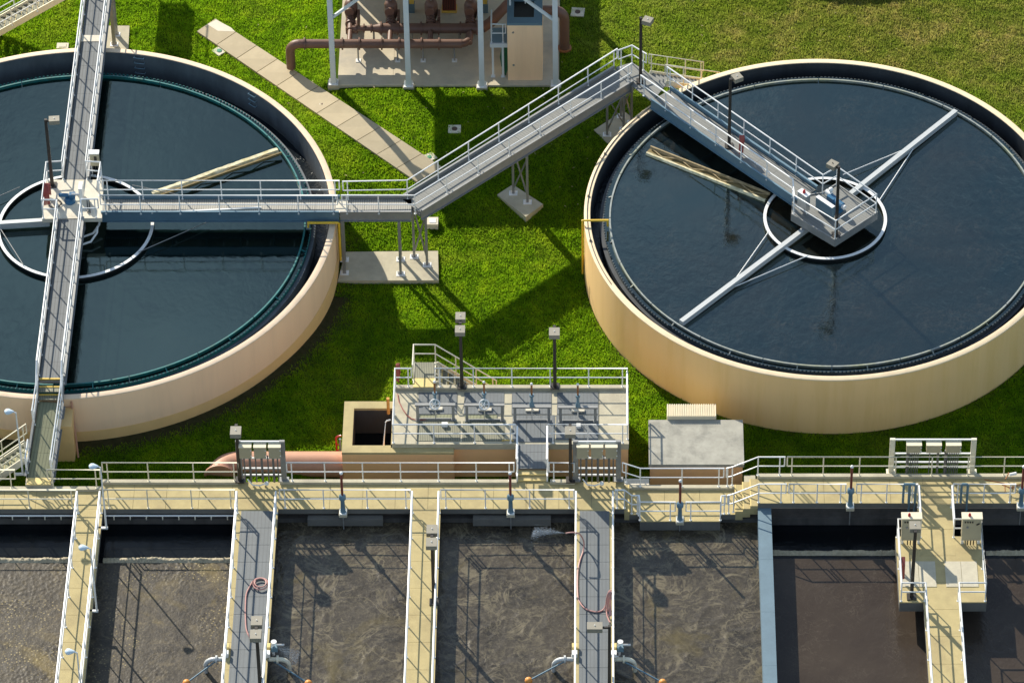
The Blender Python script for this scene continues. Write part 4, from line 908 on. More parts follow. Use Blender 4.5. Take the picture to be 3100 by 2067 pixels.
# right walkway with its widened control bay
by1, by0 = W(2850,1622,ZR).y, W(2850,1821,ZR).y; bx0, bx1 = X(2722,ZR,1800), X(2985,ZR,1800)
CB = thing('control_bay', (bx0,by0,0), 'concrete bay widening the right walkway around two consoles', 'platform')
for x0, x1 in ((bx0,W6[0]-.004),(W6[1]+.004,bx1)): MB().box((x0,by0,ZR-.55),(x1,by1,ZR-.06)).build('slab', M['shaded_concrete'], CB); MB().box((x0,by0-.003,ZR-.06),(x1,by1,ZR-.002)).build('deck_panel', dk, CB)
for x0,y0,x1,y1 in ((800,1080,1040,1265),(1120,1080,1345,1265)): plate(CB, 'floor_hatch', 13, x0, y0, x1, y1, ZR+.02, M['hatch_plate'], .018, 2)
rail('left rail of the right walkway and its control bay', [(W6[0]+.04,YF-.05,ZR),(W6[0]+.04,by1-.06,ZR),(bx0+.06,by1-.06,ZR),(bx0+.06,by0+.06,ZR),(W6[0]+.05,by0+.06,ZR),(W6[0]+.05,YN+.3,ZR)], sp=1.6)
rail('right rail of the right walkway and its control bay', [(W6[1]-.04,YF-.05,ZR),(W6[1]-.04,by1-.06,ZR),(bx1-.06,by1-.06,ZR),(bx1-.06,by0+.06,ZR),(W6[1]-.05,by0+.06,ZR),(W6[1]-.05,YN+.3,ZR)], sp=1.6)
def console(label, px):
    c = W(px,1655,ZR); o = thing('control_console', c, label, 'console', 'control consoles')
    MB().add([c+V(p) for p in ((-.40,-.05,.45),(.40,-.05,.45),(.40,.10,1.55),(-.40,.10,1.55),(-.40,.42,.45),(.40,.42,.45),(.40,.42,1.55),(-.40,.42,1.55))],
             [(0,1,2,3),(1,5,6,2),(5,4,7,6),(4,0,3,7),(3,2,6,7),(0,4,5,1)]).build('case', M['cabinet_tan'], o)
    MB().box((c.x-.43,c.y+.06,1.552+ZR),(c.x+.43,c.y+.46,1.60+ZR)).build('hood', M['cover_tan'], o)
    for s in (-.34,.34): MB().beam(c+V((s,.25,0)), c+V((s,.2,.46)), .10, .12).build('leg', M['galv'], o)
    MB().lathe([(.001,1.605),(.06,1.605),(.06,1.68),(.03,1.75),(.001,1.75)], c+V((-.1,.24,0)), 10).build('beacon', M['red'], o, True)
    for i in range(4):
        for j, z in enumerate((1.38,)): MB().box((c.x-.30+i*.10,c.y+.03,ZR+z),(c.x-.25+i*.10,c.y+.085,ZR+z+.05)).build('button', M['black'], o)
    MB().obox(c+V((.25,.045,1.30)), (.06,0,.04),(0,.02,0),(-.012,0,.02)).build('switch', M['black'], o); MB().lathe([(.001,-.02),(.05,-.02),(.05,.02),(.001,.02)], c+V((-.18,.02,1.12)), 10, 'Y').build('gauge', M['galv_dull'], o)
    for i in (-.12,0,.12): MB().tube([c+V((i,.12,.46)), c+V((i,.12,.02))], .025, 6).build('conduit', M['black'], o, True)
console('left control console behind the lamp post on the right walkway', 2756); console('right control console with a clear view of its switches', 2938)
# blue grey pipe bends beside the walkway rails
for (x, lab) in ((2752,'pair of blue grey pipe bends at the left of the right walkway'),(2912,'blue grey pipe bend at the right of the right walkway')):
    p = W(x,1520,ZR); o = thing('pipe_bend', p, lab, 'pipe', 'pipe bends on the right walkway')
    for dx in ((0,.24) if x < 2800 else (.2,)): MB().tube([p+V((dx,0,-.7)), p+V((dx,0,1.0)), p+V((dx-.06,0,1.08)), p+V((dx-.22,0,1.08)), p+V((dx-.26,0,1.0)), p+V((dx-.26,0,.0))], .055, 8).build('pipe', M['bluegrey'], o, True)

# ------------------------------------------------------------------ lamps
def box_lamp(label, base, h, heads, arm_=.32, hs=(.36,.36), rz=0, cell=False):
    """Square pole with flat box heads on short arms; heads are unit directions in plan."""
    b0 = V(base); o = thing('lamp_post', b0, label, 'lamp post', 'box head lamp posts')
    MB().box((b0.x-.19,b0.y-.19,b0.z),(b0.x+.19,b0.y+.19,b0.z+.05)).build('base_plate', M['bronze'], o)
    MB().add([b0+V((sx*w,sy*w,z)) for z, w in ((.05,.075),(h,.06)) for sx, sy in ((-1,-1),(1,-1),(1,1),(-1,1))], [(0,1,5,4),(1,2,6,5),(2,3,7,6),(3,0,4,7),(4,5,6,7)]).build('pole', M['bronze'], o)
    for d in heads:
        d = V((d[0],d[1],0)).normalized(); r = V((-d.y,d.x,0)); a = b0+V((0,0,h-.10))
        MB().beam(a+d*.05, a+d*arm_, .07, .08).build('arm', M['bronze'], o)
        c = a+d*(arm_+hs[0]/2)+V((0,0,.01)); w = hs[1]/2; l = hs[0]/2
        hd = MB(); hd.obox(c, d*l, r*w, (0,0,.11)); hd.build('head', M['lamp_head'], o)
        MB().obox(c-V((0,0,.118)), d*l*.86, r*w*.86, (0,0,.008)).build('lens', M['lamp_glass'], o)
        MB().lathe([(.001,.11),(.022,.11),(.022,.15),(.001,.16)], c, 8).build('photocell', M['white_paint'] if not cell else M['black'], o, True)
    return o
HS_ = (.44,.42)
box_lamp('dark lamp post leaning into view at the left tank hub', W(158.5,561,D), 3.85, [(1,.1)], hs=(.46,.36), arm_=.14)
box_lamp('dark lamp post at the landing where the link walkway meets the right tank', W(1939,247,D), 3.75, [(1,-.45)], hs=(.42,.40), arm_=.12)
box_lamp('dark lamp post halfway along the diagonal bridge', W(2207,443,D), 3.95, [(.9,.5)], hs=(.42,.40), arm_=.12)
box_lamp('dark lamp post at the near corner of the right hub platform', W(2530.6,712,D), 4.0, [(-.8,.6)], hs=(.42,.40), arm_=.12, cell=True)
box_lamp('twin head lamp post behind the platform stair', V((W(1398.6,1178,P).x,pyF-.10,P+.14)), 3.75, [(0,1),(0,-1)], hs=(.46,.42), arm_=.18)
box_lamp('single head lamp post on the lawn side of the gate platform', V((W(1680,1180,P).x,pyF-.10,P+.14)), 3.55, [(0,-1)], hs=(.50,.45), arm_=.10)
box_lamp('single head lamp post left of the first electrical rack', V((X(724),YB-.02,ZD+.12)), 3.25, [(0,-1)], hs=(.50,.45), arm_=.10)
box_lamp('single head lamp post left of the second electrical rack', V((X(1727),YB-.02,ZD+.12)), 3.25, [(0,-1)], hs=(.50,.45), arm_=.10)
box_lamp('twin head lamp post on the plain middle walkway', W(1314,1822,ZD), 3.9, [(0,1),(0,-1)], hs=(.50,.45), arm_=.12)
box_lamp('twin head lamp post on the walkway with the coiled hose', W(790,2105,ZD), 4.0, [(0,1),(0,-1)], hs=(.50,.45), arm_=.12)
box_lamp('lamp post reaching over the walkway with the spraying hose', W(1845,2100,ZD), 4.0, [(-1,0)], hs=(.62,.40), arm_=.28)
box_lamp('lamp post in the corner of the control bay', W(2759,1806,ZR), 3.85, [(0,1)], hs=(.46,.46), arm_=.10)
def cobra_lamp(label, base, h):
    b0 = V(base); o = thing('cobra_lamp', b0, label, 'lamp post', 'small blue white lamps'); t_ = b0+V((0,0,h))
    MB().tube([b0, t_, t_+V((-.10,0,.06))], [.045,.03,.03], 8).build('pole', M['galv'], o, True)
    mb = MB(); vs = []; n = 12
    prof = [(0,.03,.03),(.10,.09,.06),(.26,.16,.10),(.38,.15,.10),(.46,.06,.05)]
    for x, w, zz in prof:
        for j in range(n):
            a = 2*math.pi*j/n; vs.append(t_+V((-.08-x*.85, math.cos(a)*w, .07+math.sin(a)*zz)))
    mb.add(vs, [(i*n+j,(i+1)*n+j,(i+1)*n+(j+1)%n,i*n+(j+1)%n) for i in range(len(prof)-1) for j in range(n)]+[tuple((len(prof)-1)*n+j for j in range(n)), tuple(range(n))[::-1]]); mb.build('head', M['blue_white'], o, True)
    MB().box((b0.x-.36,b0.y-.05,b0.z-.08),(b0.x+.06,b0.y+.05,b0.z)).build('bracket', M['galv'], o)
cobra_lamp('slender lamp with round white head left of the ramp', W(69,1432,1.9), 3.55)
cobra_lamp('slender lamp with blue white head at the corner of the left deck', W(322,1595,ZD), 3.5)
cobra_lamp('slender lamp with blue white head midway on the plain left walkway', W(292.8,1846,ZD), 3.6)
cobra_lamp('slender lamp with blue white head at the lower left of the plain walkway', W(252,2150,ZD), 3.4)

# ------------------------------------------------------------------ electrical racks
def rack(label, x0, x1, y, z, h, boxes, nc, m):
    o = thing('electrical_rack', ((x0+x1)/2,y,z), label, 'rack', 'electrical racks')
    for x in (x0,x1):
        MB().box((x-.11,y-.06,z),(x+.11,y+.06,z+h)).build('post', m, o); MB().box((x-.2,y-.14,z),(x+.2,y+.14,z+.05)).build('foot', m, o)
    for zz in (h-.04, h*.56, h*.30, .30): MB().box((x0+.11,y-.03,z+zz-.03),(x1-.11,y+.03,z+zz+.03)).build('strut', M['galv'], o)
    for bx, w, bh in boxes:
        MB().box((bx-w/2,y-.30,z+h-.12-bh),(bx+w/2,y-.035,z+h-.12)).build('junction_box', M['cabinet_tan'], o)
        MB().box((bx-w/2-.015,y-.315,z+h-.118),(bx+w/2+.015,y-.03,z+h-.09)).build('box_hood', M['cover_tan'], o)
        for zz in (.25,.75): MB().box((bx+w/2-.04,y-.32,z+h-.12-bh*zz-.02),(bx+w/2+.01,y-.302,z+h-.12-bh*zz+.02)).build('latch', M['galv'], o)
    for cx, r in nc: MB().tube([(cx,y-.14,z+h-.12-boxes[0][2]+.01),(cx,y-.14,z+.02)], r, 7).build('conduit', M['conduit'], o, True)
    return o
for (pa, pb, lab) in ((730,862,'first electrical rack of three tan boxes, beside the coiled hose walkway'),(1743,1872,'second electrical rack of three tan boxes, beside the spraying hose walkway')):
    x0, x1 = X(pa,ZD,1440), X(pb,ZD,1440); w = (x1-x0)/3-.10
    R_ = rack(lab, x0, x1, YB+.02, ZD+.1, 2.3, [(x0+(x1-x0)*(i+.5)/3, w*.98, .62) for i in range(3)], [(x0+(x1-x0)*f, .05 if i % 2 else .03) for i, f in enumerate((.12,.25,.38,.52,.66,.78,.88))], M['galv_dull'])
    c = V(((x0+x1)/2-.1,YB-.3,ZD)); MB().tube([c+V((-.5,.1,.35)), c+V((-.3,0,.12)), c+V((.0,-.02,.10)), c+V((.25,0,.2))], .03, 7).build('flex_conduit', M['galv'], R_, True); MB().sphere(c+V((.30,0,.2)), .10, 8).build('valve', M['galv'], R_, True)
x0, x1 = X(2698,ZR,1443), X(2943,ZR,1443)
rack('third electrical rack with many thin conduits on the high deck', x0, x1, YB+.25, ZR, 1.95, [(X(2762,ZR,1443), .62, .42),(X(2822,ZR,1443), .62, .42),(X(2881,ZR,1443), .62, .42)],
     [(X(2762,ZR,1443)-.25+.075*i, .02 if i else .05) for i in range(7)]+[(X(2822,ZR,1443)-.15,.02),(X(2822,ZR,1443)+.2,.05)]+[(X(2881,ZR,1443)-.3+.075*i, .02 if i else .06) for i in range(8)], M['galv_tan'])

# ------------------------------------------------------------------ slide gate pedestals on the deck edge
def gate(label, px, yb, z, y):
    x = W(px,yb,z).x; b0 = V((x,y,z)); o = thing('gate_pedestal', b0, label, 'gate', 'slide gate pedestals along the deck edge')
    MB().box((x-.17,y-.20,z-.10),(x+.17,y+.22,z+.03)).build('bracket', M['grey_concrete'], o); MB().box((x-.15,y-.17,z+.03),(x+.15,y+.13,z+.06)).build('base_plate', M['galv'], o)
    MB().lathe([(.001,.06),(.13,.06),(.10,.2),(.085,.75),(.10,.78),(.15,.82),(.15,.98),(.09,1.06),(.001,1.06)], b0, 14).build('pedestal', M['bluegrey'], o, True)
    MB().tube([b0+V((0,0,1.06)), b0+V((0,0,2.28))], .055, 10).build('stem_cover', M['maroon'], o, True); MB().sphere(b0+V((0,0,2.31)), .075, 8).build('cap', M['white_paint'], o, True)
    MB().tube([b0+V((0,-.1,-.1)), b0+V((0,-.1,-1.0))], .025, 6).build('stem', M['galv_dull'], o, True)
    for sx in (-1,1):
        for sy in (-1,1): MB().lathe([(.001,.06),(.02,.06),(.02,.09),(.001,.09)], b0+V((sx*.13,sy*.13-.02,0)), 6).build('bolt', M['galv'], o)
gate('slide gate pedestal with brown stem over the left ledge', 1038, 1565, ZD, YF-.22)
gate('slide gate pedestal with brown stem left of the spraying hose', 1546, 1562, ZD, YF-.22)
gate('slide gate pedestal with brown stem in the jutting bay', 2058, 1572, ZM, YF-.34)
gate('slide gate pedestal with brown stem on the high deck', 2573, 1520, ZR, YF-.18)
gate('slide gate pedestal with brown stem at the right picture edge', 3089, 1520, ZR, YF-.18)

# ------------------------------------------------------------------ pump station at the top of the picture
zS = 1.0; sF = W(1200,258,zS).y; sx0, sx1 = W(1022,250,zS).x, W(1692,250,zS).x
ps = struct(MB().box((sx0,sF,.4),(sx1,sF+9.5,zS-.02)).build('pump_slab', M['pump_slab']))
for i in range(4):
    for j in range(3): MB().box((sx0+(sx1-sx0)*i/4+.005,sF-.002+3.17*j+.005,zS-.02),(sx0+(sx1-sx0)*(i+1)/4-.005,sF+3.17*(j+1)-.005,zS)).build('slab_panel', M['pump_slab'], ps)
CN = thing('pump_canopy', (sx0,sF,zS), 'white steel canopy frame standing over the brown pumps', 'canopy')
cxs = []
for px, py in ((1010,252),(1237,258),(1459,260),(1682,256)):
    c = W(px,py,zS); cxs.append(c)
    MB().box((c.x-.26,c.y-.22,.5),(c.x+.26,c.y+.22,zS+.03)).build('plinth', M['grey_concrete'], CN)
    k = MB(); k.box((c.x-.12,c.y-.13,zS+.03),(c.x+.12,c.y-.11,6.6)); k.box((c.x-.12,c.y+.11,zS+.03),(c.x+.12,c.y+.13,6.6)); k.box((c.x-.012,c.y-.11,zS+.03),(c.x+.012,c.y+.11,6.6)); k.build('column', M['white_steel'], CN)
    MB().box((c.x-.22,c.y-.2,zS+.03),(c.x+.22,c.y+.2,zS+.06)).build('base_plate', M['white_paint'], CN)
    for s in (-1,1): MB().obox(c+V((s*.15,0,.17)), (.05,0,-.05),(0,.012,0),(.02,0,.1)).build('gusset', M['white_paint'], CN)
for i, c in enumerate(cxs):
    MB().box((c.x-.1,c.y-.12,6.3),(c.x+.1,c.y+7.0,6.6)).build('rafter', M['white_steel'], CN); MB().box((c.x-.13,c.y+6.8,zS),(c.x+.13,c.y+7.06,6.29)).build('column', M['white_steel'], CN)
MB().box((cxs[0].x-.1,cxs[0].y-.1+.3,6.32),(cxs[3].x+.1,cxs[0].y+.1+.3,6.58)).build('eave_beam', M['white_steel'], CN)
MB().beam(W(1010,25,zS+0).lerp(cxs[0],1)+V((.1,0,3.95)), cxs[0]+V((1.5,0,5.2)), .12, .12).build('knee_brace', M['white_steel'], CN); MB().beam(cxs[3]+V((-.1,0,3.9)), cxs[3]+V((-1.5,0,5.2)), .12, .12).build('knee_brace', M['white_steel'], CN)
for i in range(10): MB().box((cxs[0].x-.35+(cxs[3].x-cxs[0].x+.7)*i/10+.01,sF-.2,6.61),(cxs[0].x-.35+(cxs[3].x-cxs[0].x+.7)*(i+1)/10-.01,sF+7.1,6.66)).build('roof_sheet', M['canopy'], CN)
hb = W(1083,0,zS)+V((-.549,.836,0))*1.6
PH = thing('pump_house', (hb.x,hb.y,.9), 'tall peach building behind the pumps whose shadow falls across the slab', 'building')
MB().box((hb.x,hb.y,.5),(hb.x+7.5,hb.y+6,6.0)).build('wall', M['peach_paint'], PH); MB().box((hb.x-.1,hb.y-.1,6.0),(hb.x+7.6,hb.y+6.1,6.2)).build('roof', M['grey_concrete'], PH)
MB().box((hb.x+1,hb.y-.04,1.0),(hb.x+2,hb.y-.003,3.1)).build('door', M['galv_dull'], PH)
nc_ = W(2620,22,.9)+V((-2.1,3.15+6.5,0)); NT = thing('storage_tank', (nc_.x,nc_.y,.9), 'round tan tank beyond the upper right edge casting a curved shadow', 'tank')
MB().lathe([(6.2,0),(6.5,0),(6.5,3.2),(6.2,3.2)], nc_-V((0,0,.9)), 64, close=True).build('wall', M['tan_paint'], NT, True); MB().lathe([(.001,2.6),(6.2,2.6)], nc_-V((0,0,.9)), 64).build('floor', M['dark_lining'], NT, True)
bp_ = M['brown_pipe']
def flange(o, x, y, z, r, ax='X', t=.07):
    MB().lathe([(.001,-t/2),(r+.08,-t/2),(r+.08,t/2),(.001,t/2)], (x,y,z), 22, ax).build('flange', bp_, o, True)
# front header with elbow into the lawn
zh = zS+1.02; hf = W(1085,186,zS); yh = hf.y+.05; rh = .215
x_e = W(905,130,zh).x; x_end = W(1398,126,zh).x
H1_ = thing('pipe_header', (W(901,180,.9).x,yh,.9), 'long brown pipe header in front, bending down into the lawn at left', 'pipe', 'brown pump pipes')
MB().lathe([(rh,x_e),(rh,x_end)], (0,yh,zh), 24, 'X').build('barrel', bp_, H1_, True)
MB().tube([V((x_e+.02,yh,zh))]+[V((x_e-.42*math.sin(i*math.pi/12), yh, zh-.42+.42*math.cos(i*math.pi/12))) for i in range(1,7)]+[V((x_e-.42,yh,.6))], rh, 22).build('elbow', bp_, H1_, True)
for px in (922,1037,1088,1156,1208,1276,1329): flange(H1_, W(px,128,zh).x, yh, zh, rh)
MB().tube([V((x_end-.05,yh,zh)), V((x_end+.15,yh+.05,zh)), V((x_end+.32,yh+.22,zh)), V((x_end+.36,yh+.7,zh))], rh*.8, 18).build('reducing_bend', bp_, H1_, True)
for px in (1085,1204,1281,1376):
    x = W(px,186,zS).x; MB().tube([(x,yh,zS),(x,yh,zh-rh)], .04, 8).build('support_leg', M['galv_dull'], H1_, True); MB().box((x-.12,yh-.12,zS),(x+.12,yh+.12,zS+.03)).build('foot', M['galv'], H1_)
# rear header
yr = W(1300,86,zh).y; x0 = W(1152,86,zh).x; x1 = W(1462,86,zh).x
H2_ = thing('pipe_header', (x0,yr,zS), 'thick brown pipe header running behind the front one', 'pipe', 'brown pump pipes')
MB().lathe([(.24,x0),(.24,x1)], (0,yr,zh), 24, 'X').build('barrel', bp_, H2_, True)
xa_ = W(1064,84,zh).x; MB().lathe([(.13,xa_),(.13,W(1122,84,zh).x),(.24,x0+.02)], (0,yr,zh), 20, 'X').build('reducer', bp_, H2_, True)
MB().tube([V((x1-.05,yr,zh)), V((x1+.35,yr+.3,zh+.1)), V((W(1545,30,zh).x,yr+1.6,zh+.3))], .24, 22).build('branch', bp_, H2_, True)
for px in (1154,1205,1275,1328,1394,1444): flange(H2_, W(px,86,zh).x, yr, zh, .24)
for px in (1077,1102,1124): flange(H2_, W(px,86,zh).x, yr, zh, .13)
for px in (1130,1246,1390): x = W(px,100,zh).x; MB().tube([(x,yr,zS),(x,yr,zh-.2)], .05, 8).build('support_leg', M['galv_dull'], H2_, True)
# pumps with domed valves
def pump(label, px, short):
    x = W(px,60,zh).x; o = thing('pump_valve', (x,yr+.9,zS), label, 'pump', 'brown pumps under the canopy')
    yb = yr+(.0 if short else .15)
    MB().tube([V((x,yh+.05,zh)), V((x,yr-.2,zh))], .12, 16).build('outlet', bp_, o, True)
    for i, dy in enumerate((.32,.46,.60,.74)): MB().lathe([(.001,-.045),(.25-.015*i,-.045),(.25-.015*i,.045),(.001,.045)], (x,yr+dy,zh+.03*i), 20, 'Y').build('bellows_ring', bp_, o, True)
    MB().tube([V((x,yr-.1,zh)), V((x,yr+1.0,zh+.12))], .15, 16).build('neck', bp_, o, True)
    MB().lathe([(.001,-.5),(.26,-.5),(.31,-.15),(.31,.25),(.25,.42),(.12,.52),(.001,.53)], (x,yr+1.1,zh+.28), 20).build('dome', bp_, o, True)
    MB().lathe([(.001,-.10),(.22,-.10),(.22,.02),(.001,.02)], (x-.06,yr+.74,zh+.42), 20, 'Y').build('bonnet', bp_, o, True)
    MB().lathe([(.001,0),(.05,0),(.05,.14),(.001,.15)], (x,yr+1.1,zh+.80), 10).build('vent_cap', M['steel_bright'], o, True)
    MB().box((x-.28,yr+.85,zS),(x+.28,yr+1.4,zS+.35)).build('base', M['brown_pipe'], o); MB().obox((x+.36,yr+.75,zh-.05), (.06,0,0),(0,.28,0),(0,0,.34)).build('lever', M['brown_pipe'], o)
pump('leftmost brown pump valve lit by the sun', 1062, 1); pump('second brown pump valve from the left', 1183, 0); pump('third brown pump valve from the left', 1305, 0); pump('rightmost brown pump valve beside the third column', 1425, 0)
# dark starter cabinet behind
cx_ = W(1360,40,zS); SC = thing('starter_cabinet', cx_, 'dark louvred cabinet on a yellow base behind the pumps', 'cabinet')
MB().box((cx_.x-.36,cx_.y,zS),(cx_.x+.36,cx_.y+.5,zS+.12)).build('base', M['yellow'], SC); MB().box((cx_.x-.32,cx_.y+.04,zS+.12),(cx_.x+.32,cx_.y+.46,zS+1.35)).build('case', M['maroon'], SC)
for i in range(7): MB().box((cx_.x-.28+i*.08,cx_.y+.02,zS+.2),(cx_.x-.25+i*.08,cx_.y+.045,zS+1.2)).build('louvre', M['black'], SC)
for px, lab in ((1246,'small yellow and blue box beside the second column'),(1468,'small yellow and blue box beside the third column')):
    c = W(px,40,zS); o = thing('junction_stand', c, lab, 'box', 'yellow boxes in the pump station'); MB().box((c.x-.15,c.y,zS),(c.x+.15,c.y+.3,zS+.5)).build('body', M['bluegrey'], o); MB().box((c.x-.1,c.y+.05,zS+.5),(c.x+.12,c.y+.25,zS+.8)).build('case', M['yellow'], o)
# tall peach wet well box
zW = W(0,0,0).z+zS+3.42; w0, w1 = W(1538,244,zS).x, W(1643,244,zS).x; wy = W(1590,243,zS).y
WB = thing('wet_well', ((w0+w1)/2,wy,zS), 'tall peach concrete well with a dark square hatch on top', 'tank')
MB().box((w0,wy,.5),(w1,wy+2.9,zW-.14)).build('wall', M['peach_paint'], WB)
ho = (w0+.30, w1-.38, wy+.42, wy+1.7)
for a,b_,c,d in ((w0-.01,ho[0],wy-.01,wy+2.91),(ho[1],w1+.01,wy-.01,wy+2.91),(ho[0],ho[1],wy-.01,ho[2]),(ho[0],ho[1],ho[3],wy+2.91)): MB().box((a,c,zW-.139),(b_,d,zW)).build('roof_rim', M['bluegrey'], WB)
MB().box((ho[0]+.002,ho[2]+.002,zW-.138),(ho[1]-.002,ho[3]-.002,zW-.12)).build('hatch_opening', M['black'], WB)  # black sheet over solid wall, standing for the unlit inside
MB().beam(V((w0+.1,wy+1.3,zW+.75)), V((w0+1.0,wy+1.3,zW+.75)), .12, .12).build('davit_arm', M['white_steel'], WB); MB().tube([V((w0+.12,wy+1.3,zW)), V((w0+.12,wy+1.3,zW+.75))], .05, 8).build('davit_post', M['white_steel'], WB, True)
MB().tube([V((w0+.8,wy+1.3,zW+.7)), V((w0+.82,wy+1.28,zW+.1))], .02, 6).build('chain', M['galv'], WB, True)
for z in (zW-.55,zW-2.5): MB().lathe([(.001,-.02),(.05,-.02),(.05,.02),(.001,.02)], (w0+.27,wy-.01,z), 10, 'Y').build('lifting_eye', M['galv_dull'], WB)
# service landing left of the well
zl_ = zS+2.0; l0, l1 = W(1482,225,zl_).x+.0, w0+.12; ly = W(1500,130,zl_).y
SL = thing('service_landing', (l0,ly,zS), 'small blue grey steel landing attached left of the peach well', 'platform')
MB().box((l0,ly,zl_-.06),(l1-.15,ly+1.1,zl_)).build('floor', M['bluegrey'], SL); MB().box((l0-.02,ly-.1,zl_-.2),(l1+.05,ly-.005,zl_)).build('front_beam', M['white_steel'], SL)
for x in (l0+.1,l1-.35): MB().box((x-.05,ly-.06,zS),(x+.05,ly+.04,zl_-.201)).build('leg', M['white_steel'], SL); MB().box((x-.1,ly-.1,zS),(x+.1,ly+.08,zS+.03)).build('foot', M['white_steel'], SL)
rail(None, [(l1-.2,ly+.05,zl_),(l0+.05,ly+.05,zl_),(l0+.05,ly+1.05,zl_)], SL, sp=.9, m=M['white_steel'])
gh = W(1527,228,zS); GH = thing('green_hose', gh, 'dark green hose hanging in loops left of the peach well', 'hose')
for k in range(4): MB().tube([gh+V((-.10+.06*k,.02*k,.55)), gh+V((-.16+.07*k,0,1.1)), gh+V((-.08+.05*k,0,1.6)), gh+V((.02+.04*k,0,1.75)), gh+V((.08+.03*k,0,1.2)), gh+V((.02+.05*k,0,.5)), gh+V((.05,0,.02+.02*k))], .04, 7).build('hose_loop', M['green_hose'], GH, True)
# riser pipe at right
rx = W(1709,150,.9); RP = thing('riser_pipe', rx, 'rust brown pipe bending down into the lawn right of the last column', 'pipe', 'brown pump pipes')
zt = .9+2.35; MB().tube([V((rx.x,rx.y,.6)), V((rx.x,rx.y,zt-.5))]+[V((rx.x-.5+.5*math.cos(i*math.pi/12), rx.y+.0, zt-.5+.5*math.sin(i*math.pi/12))) for i in range(1,7)]+[V((w1-.05,rx.y,zt))], .235, 22).build('barrel', M['brown_pipe'], RP, True)
MB().lathe([(.001,-.05),(.33,-.05),(.33,.05),(.001,.05)], (rx.x,rx.y,.98), 20).build('flange', M['rust'], RP, True)

# ------------------------------------------------------------------ sidewalk, covers and small things on the lawn
sw = struct(MB().box((-.1,-.1,-1),(.1,.1,-.9)).build('sidewalk', M['walk_concrete']))
Lo = [(596,100),(1262,556)]; Up = [(652,62),(1340,512)]
n_ = 11
for i in range(n_):
    q = []
    for (a, b_), f in ((Lo,i/n_),(Lo,(i+1)/n_),(Up,(i+1)/n_),(Up,i/n_)):
        g = .0012 if f == i/n_ else -.0012; f += g; q.append(G(a[0]+(b_[0]-a[0])*f, a[1]+(b_[1]-a[1])*f, .12))
    mb = MB(); mb.add([V((p.x,p.y,p.z-.15)) for p in q]+q, [(3,2,1,0),(4,5,6,7),(0,1,5,4),(1,2,6,5),(2,3,7,6),(3,0,4,7)]); mb.build('slab_panel', M['walk_concrete'], sw)
mp = MB(); q = [G(x,y,.124) for x, y in ((628,80),(655,66),(700,90),(712,102),(660,100))]; mp.add(q, [tuple(range(5))[::-1]]); mp.build('patch', M['pale_concrete'], sw)
def cover_box(label, px, py, w, d, h, rz, lid, lidm, r=.13):
    c = G(px, py); o = thing('cover_box', c, label, 'cover', 'utility covers'); ca, sa = math.cos(rz), math.sin(rz)
    MB().obox(c+V((0,0,h/2-.15)), V((ca,sa,0))*w/2, V((-sa,ca,0))*d/2, (0,0,h/2+.15)).build('collar', M['pale_concrete'], o)
    if lid == 'round': MB().lathe([(.001,h),(r,h),(r,h+.025),(.001,h+.028)], c, 18).build('lid', M[lidm], o, True)
    else: MB().obox(c+V((0,0,h+.012)), V((ca,sa,0))*w*.3, V((-sa,ca,0))*d*.3, (0,0,.012)).build('lid', M[lidm], o)
cover_box('square concrete cover with a dark round lid in the upper lawn', 1749, 40, .62, .62, .08, -.1, 'round', 'manhole')
cover_box('square concrete cover lying in the canopy shadow', 1376, 393, .58, .55, .06, 0, 'round', 'manhole')
cover_box('tilted concrete cover with a green lid beside the sidewalk', 664, 157, .52, .52, .07, .75, 'round', 'green_cover', .12)
cover_box('concrete cover with green lid at the end of the sidewalk', 1300, 478, .55, .5, .06, .6, 'round', 'green_cover', .1)
cover_box('small raised concrete box on the lawn near the kinked walkway', 1310, 682, .5, .5, .28, 0, 'square', 'white_paint')
cover_box('flat concrete box partly hidden behind the left tank rim', 190, 143, .55, .4, .10, 0, 'square', 'pale_concrete')
cover_box('small square grate set into the sidewalk', 981, 320, .34, .34, .07, .6, 'square', 'manhole')
# yellow pipes over the tank rims
o = tag(MB().tube([W(933,688,3.1), W(933,674,3.42), W(1022,674,3.42), W(1026,676,3.35), V((W(1026,676,3.35).x,W(1026,676,3.35).y,1.15))], .05, 10).build('yellow_pipe', M['yellow_pipe'], None, True), 'yellow pipe hooked over the rim of the left tank', 'pipe', 'yellow pipes over tank rims')
a = W(1763,668,3.4); o = tag(MB().tube([W(1840,684,3.0), W(1840,667,3.42), W(1766,667,3.42), a, V((a.x,a.y,.25))], .045, 10).build('yellow_pipe', M['yellow_pipe'], None, True), 'yellow pipe hooked over the rim of the right tank', 'pipe', 'yellow pipes over tank rims')
# ladders inside the left tank
def ladder(label, ang, n, w):
    r = LR-.33; c = V((LC.x+math.cos(ang)*r, LC.y+math.sin(ang)*r, RIM)); t_ = V((-math.sin(ang),math.cos(ang),0)); nrm = V((math.cos(ang),math.sin(ang),0))
    o = thing('ladder', c-V((0,0,1.2)), label, 'ladder', 'rung ladders in the left tank')
    for i in range(n): MB().tube([c+t_*w/2+nrm*.04-V((0,0,.12+.3*i)), c+t_*w/2-nrm*.10-V((0,0,.12+.3*i)), c-t_*w/2-nrm*.10-V((0,0,.12+.3*i)), c-t_*w/2+nrm*.04-V((0,0,.12+.3*i))], .018, 6).build('rung', M['bluegrey'], o, True)
ladder('dark rung ladder on the far inner wall near the north walkway', math.atan2(11.3, 2.2), 4, .45)
ladder('short rung ladder high on the inner wall at upper right', math.atan2(W(750,290,RIM).y-LC.y, W(750,290,RIM).x-LC.x), 3, .4)
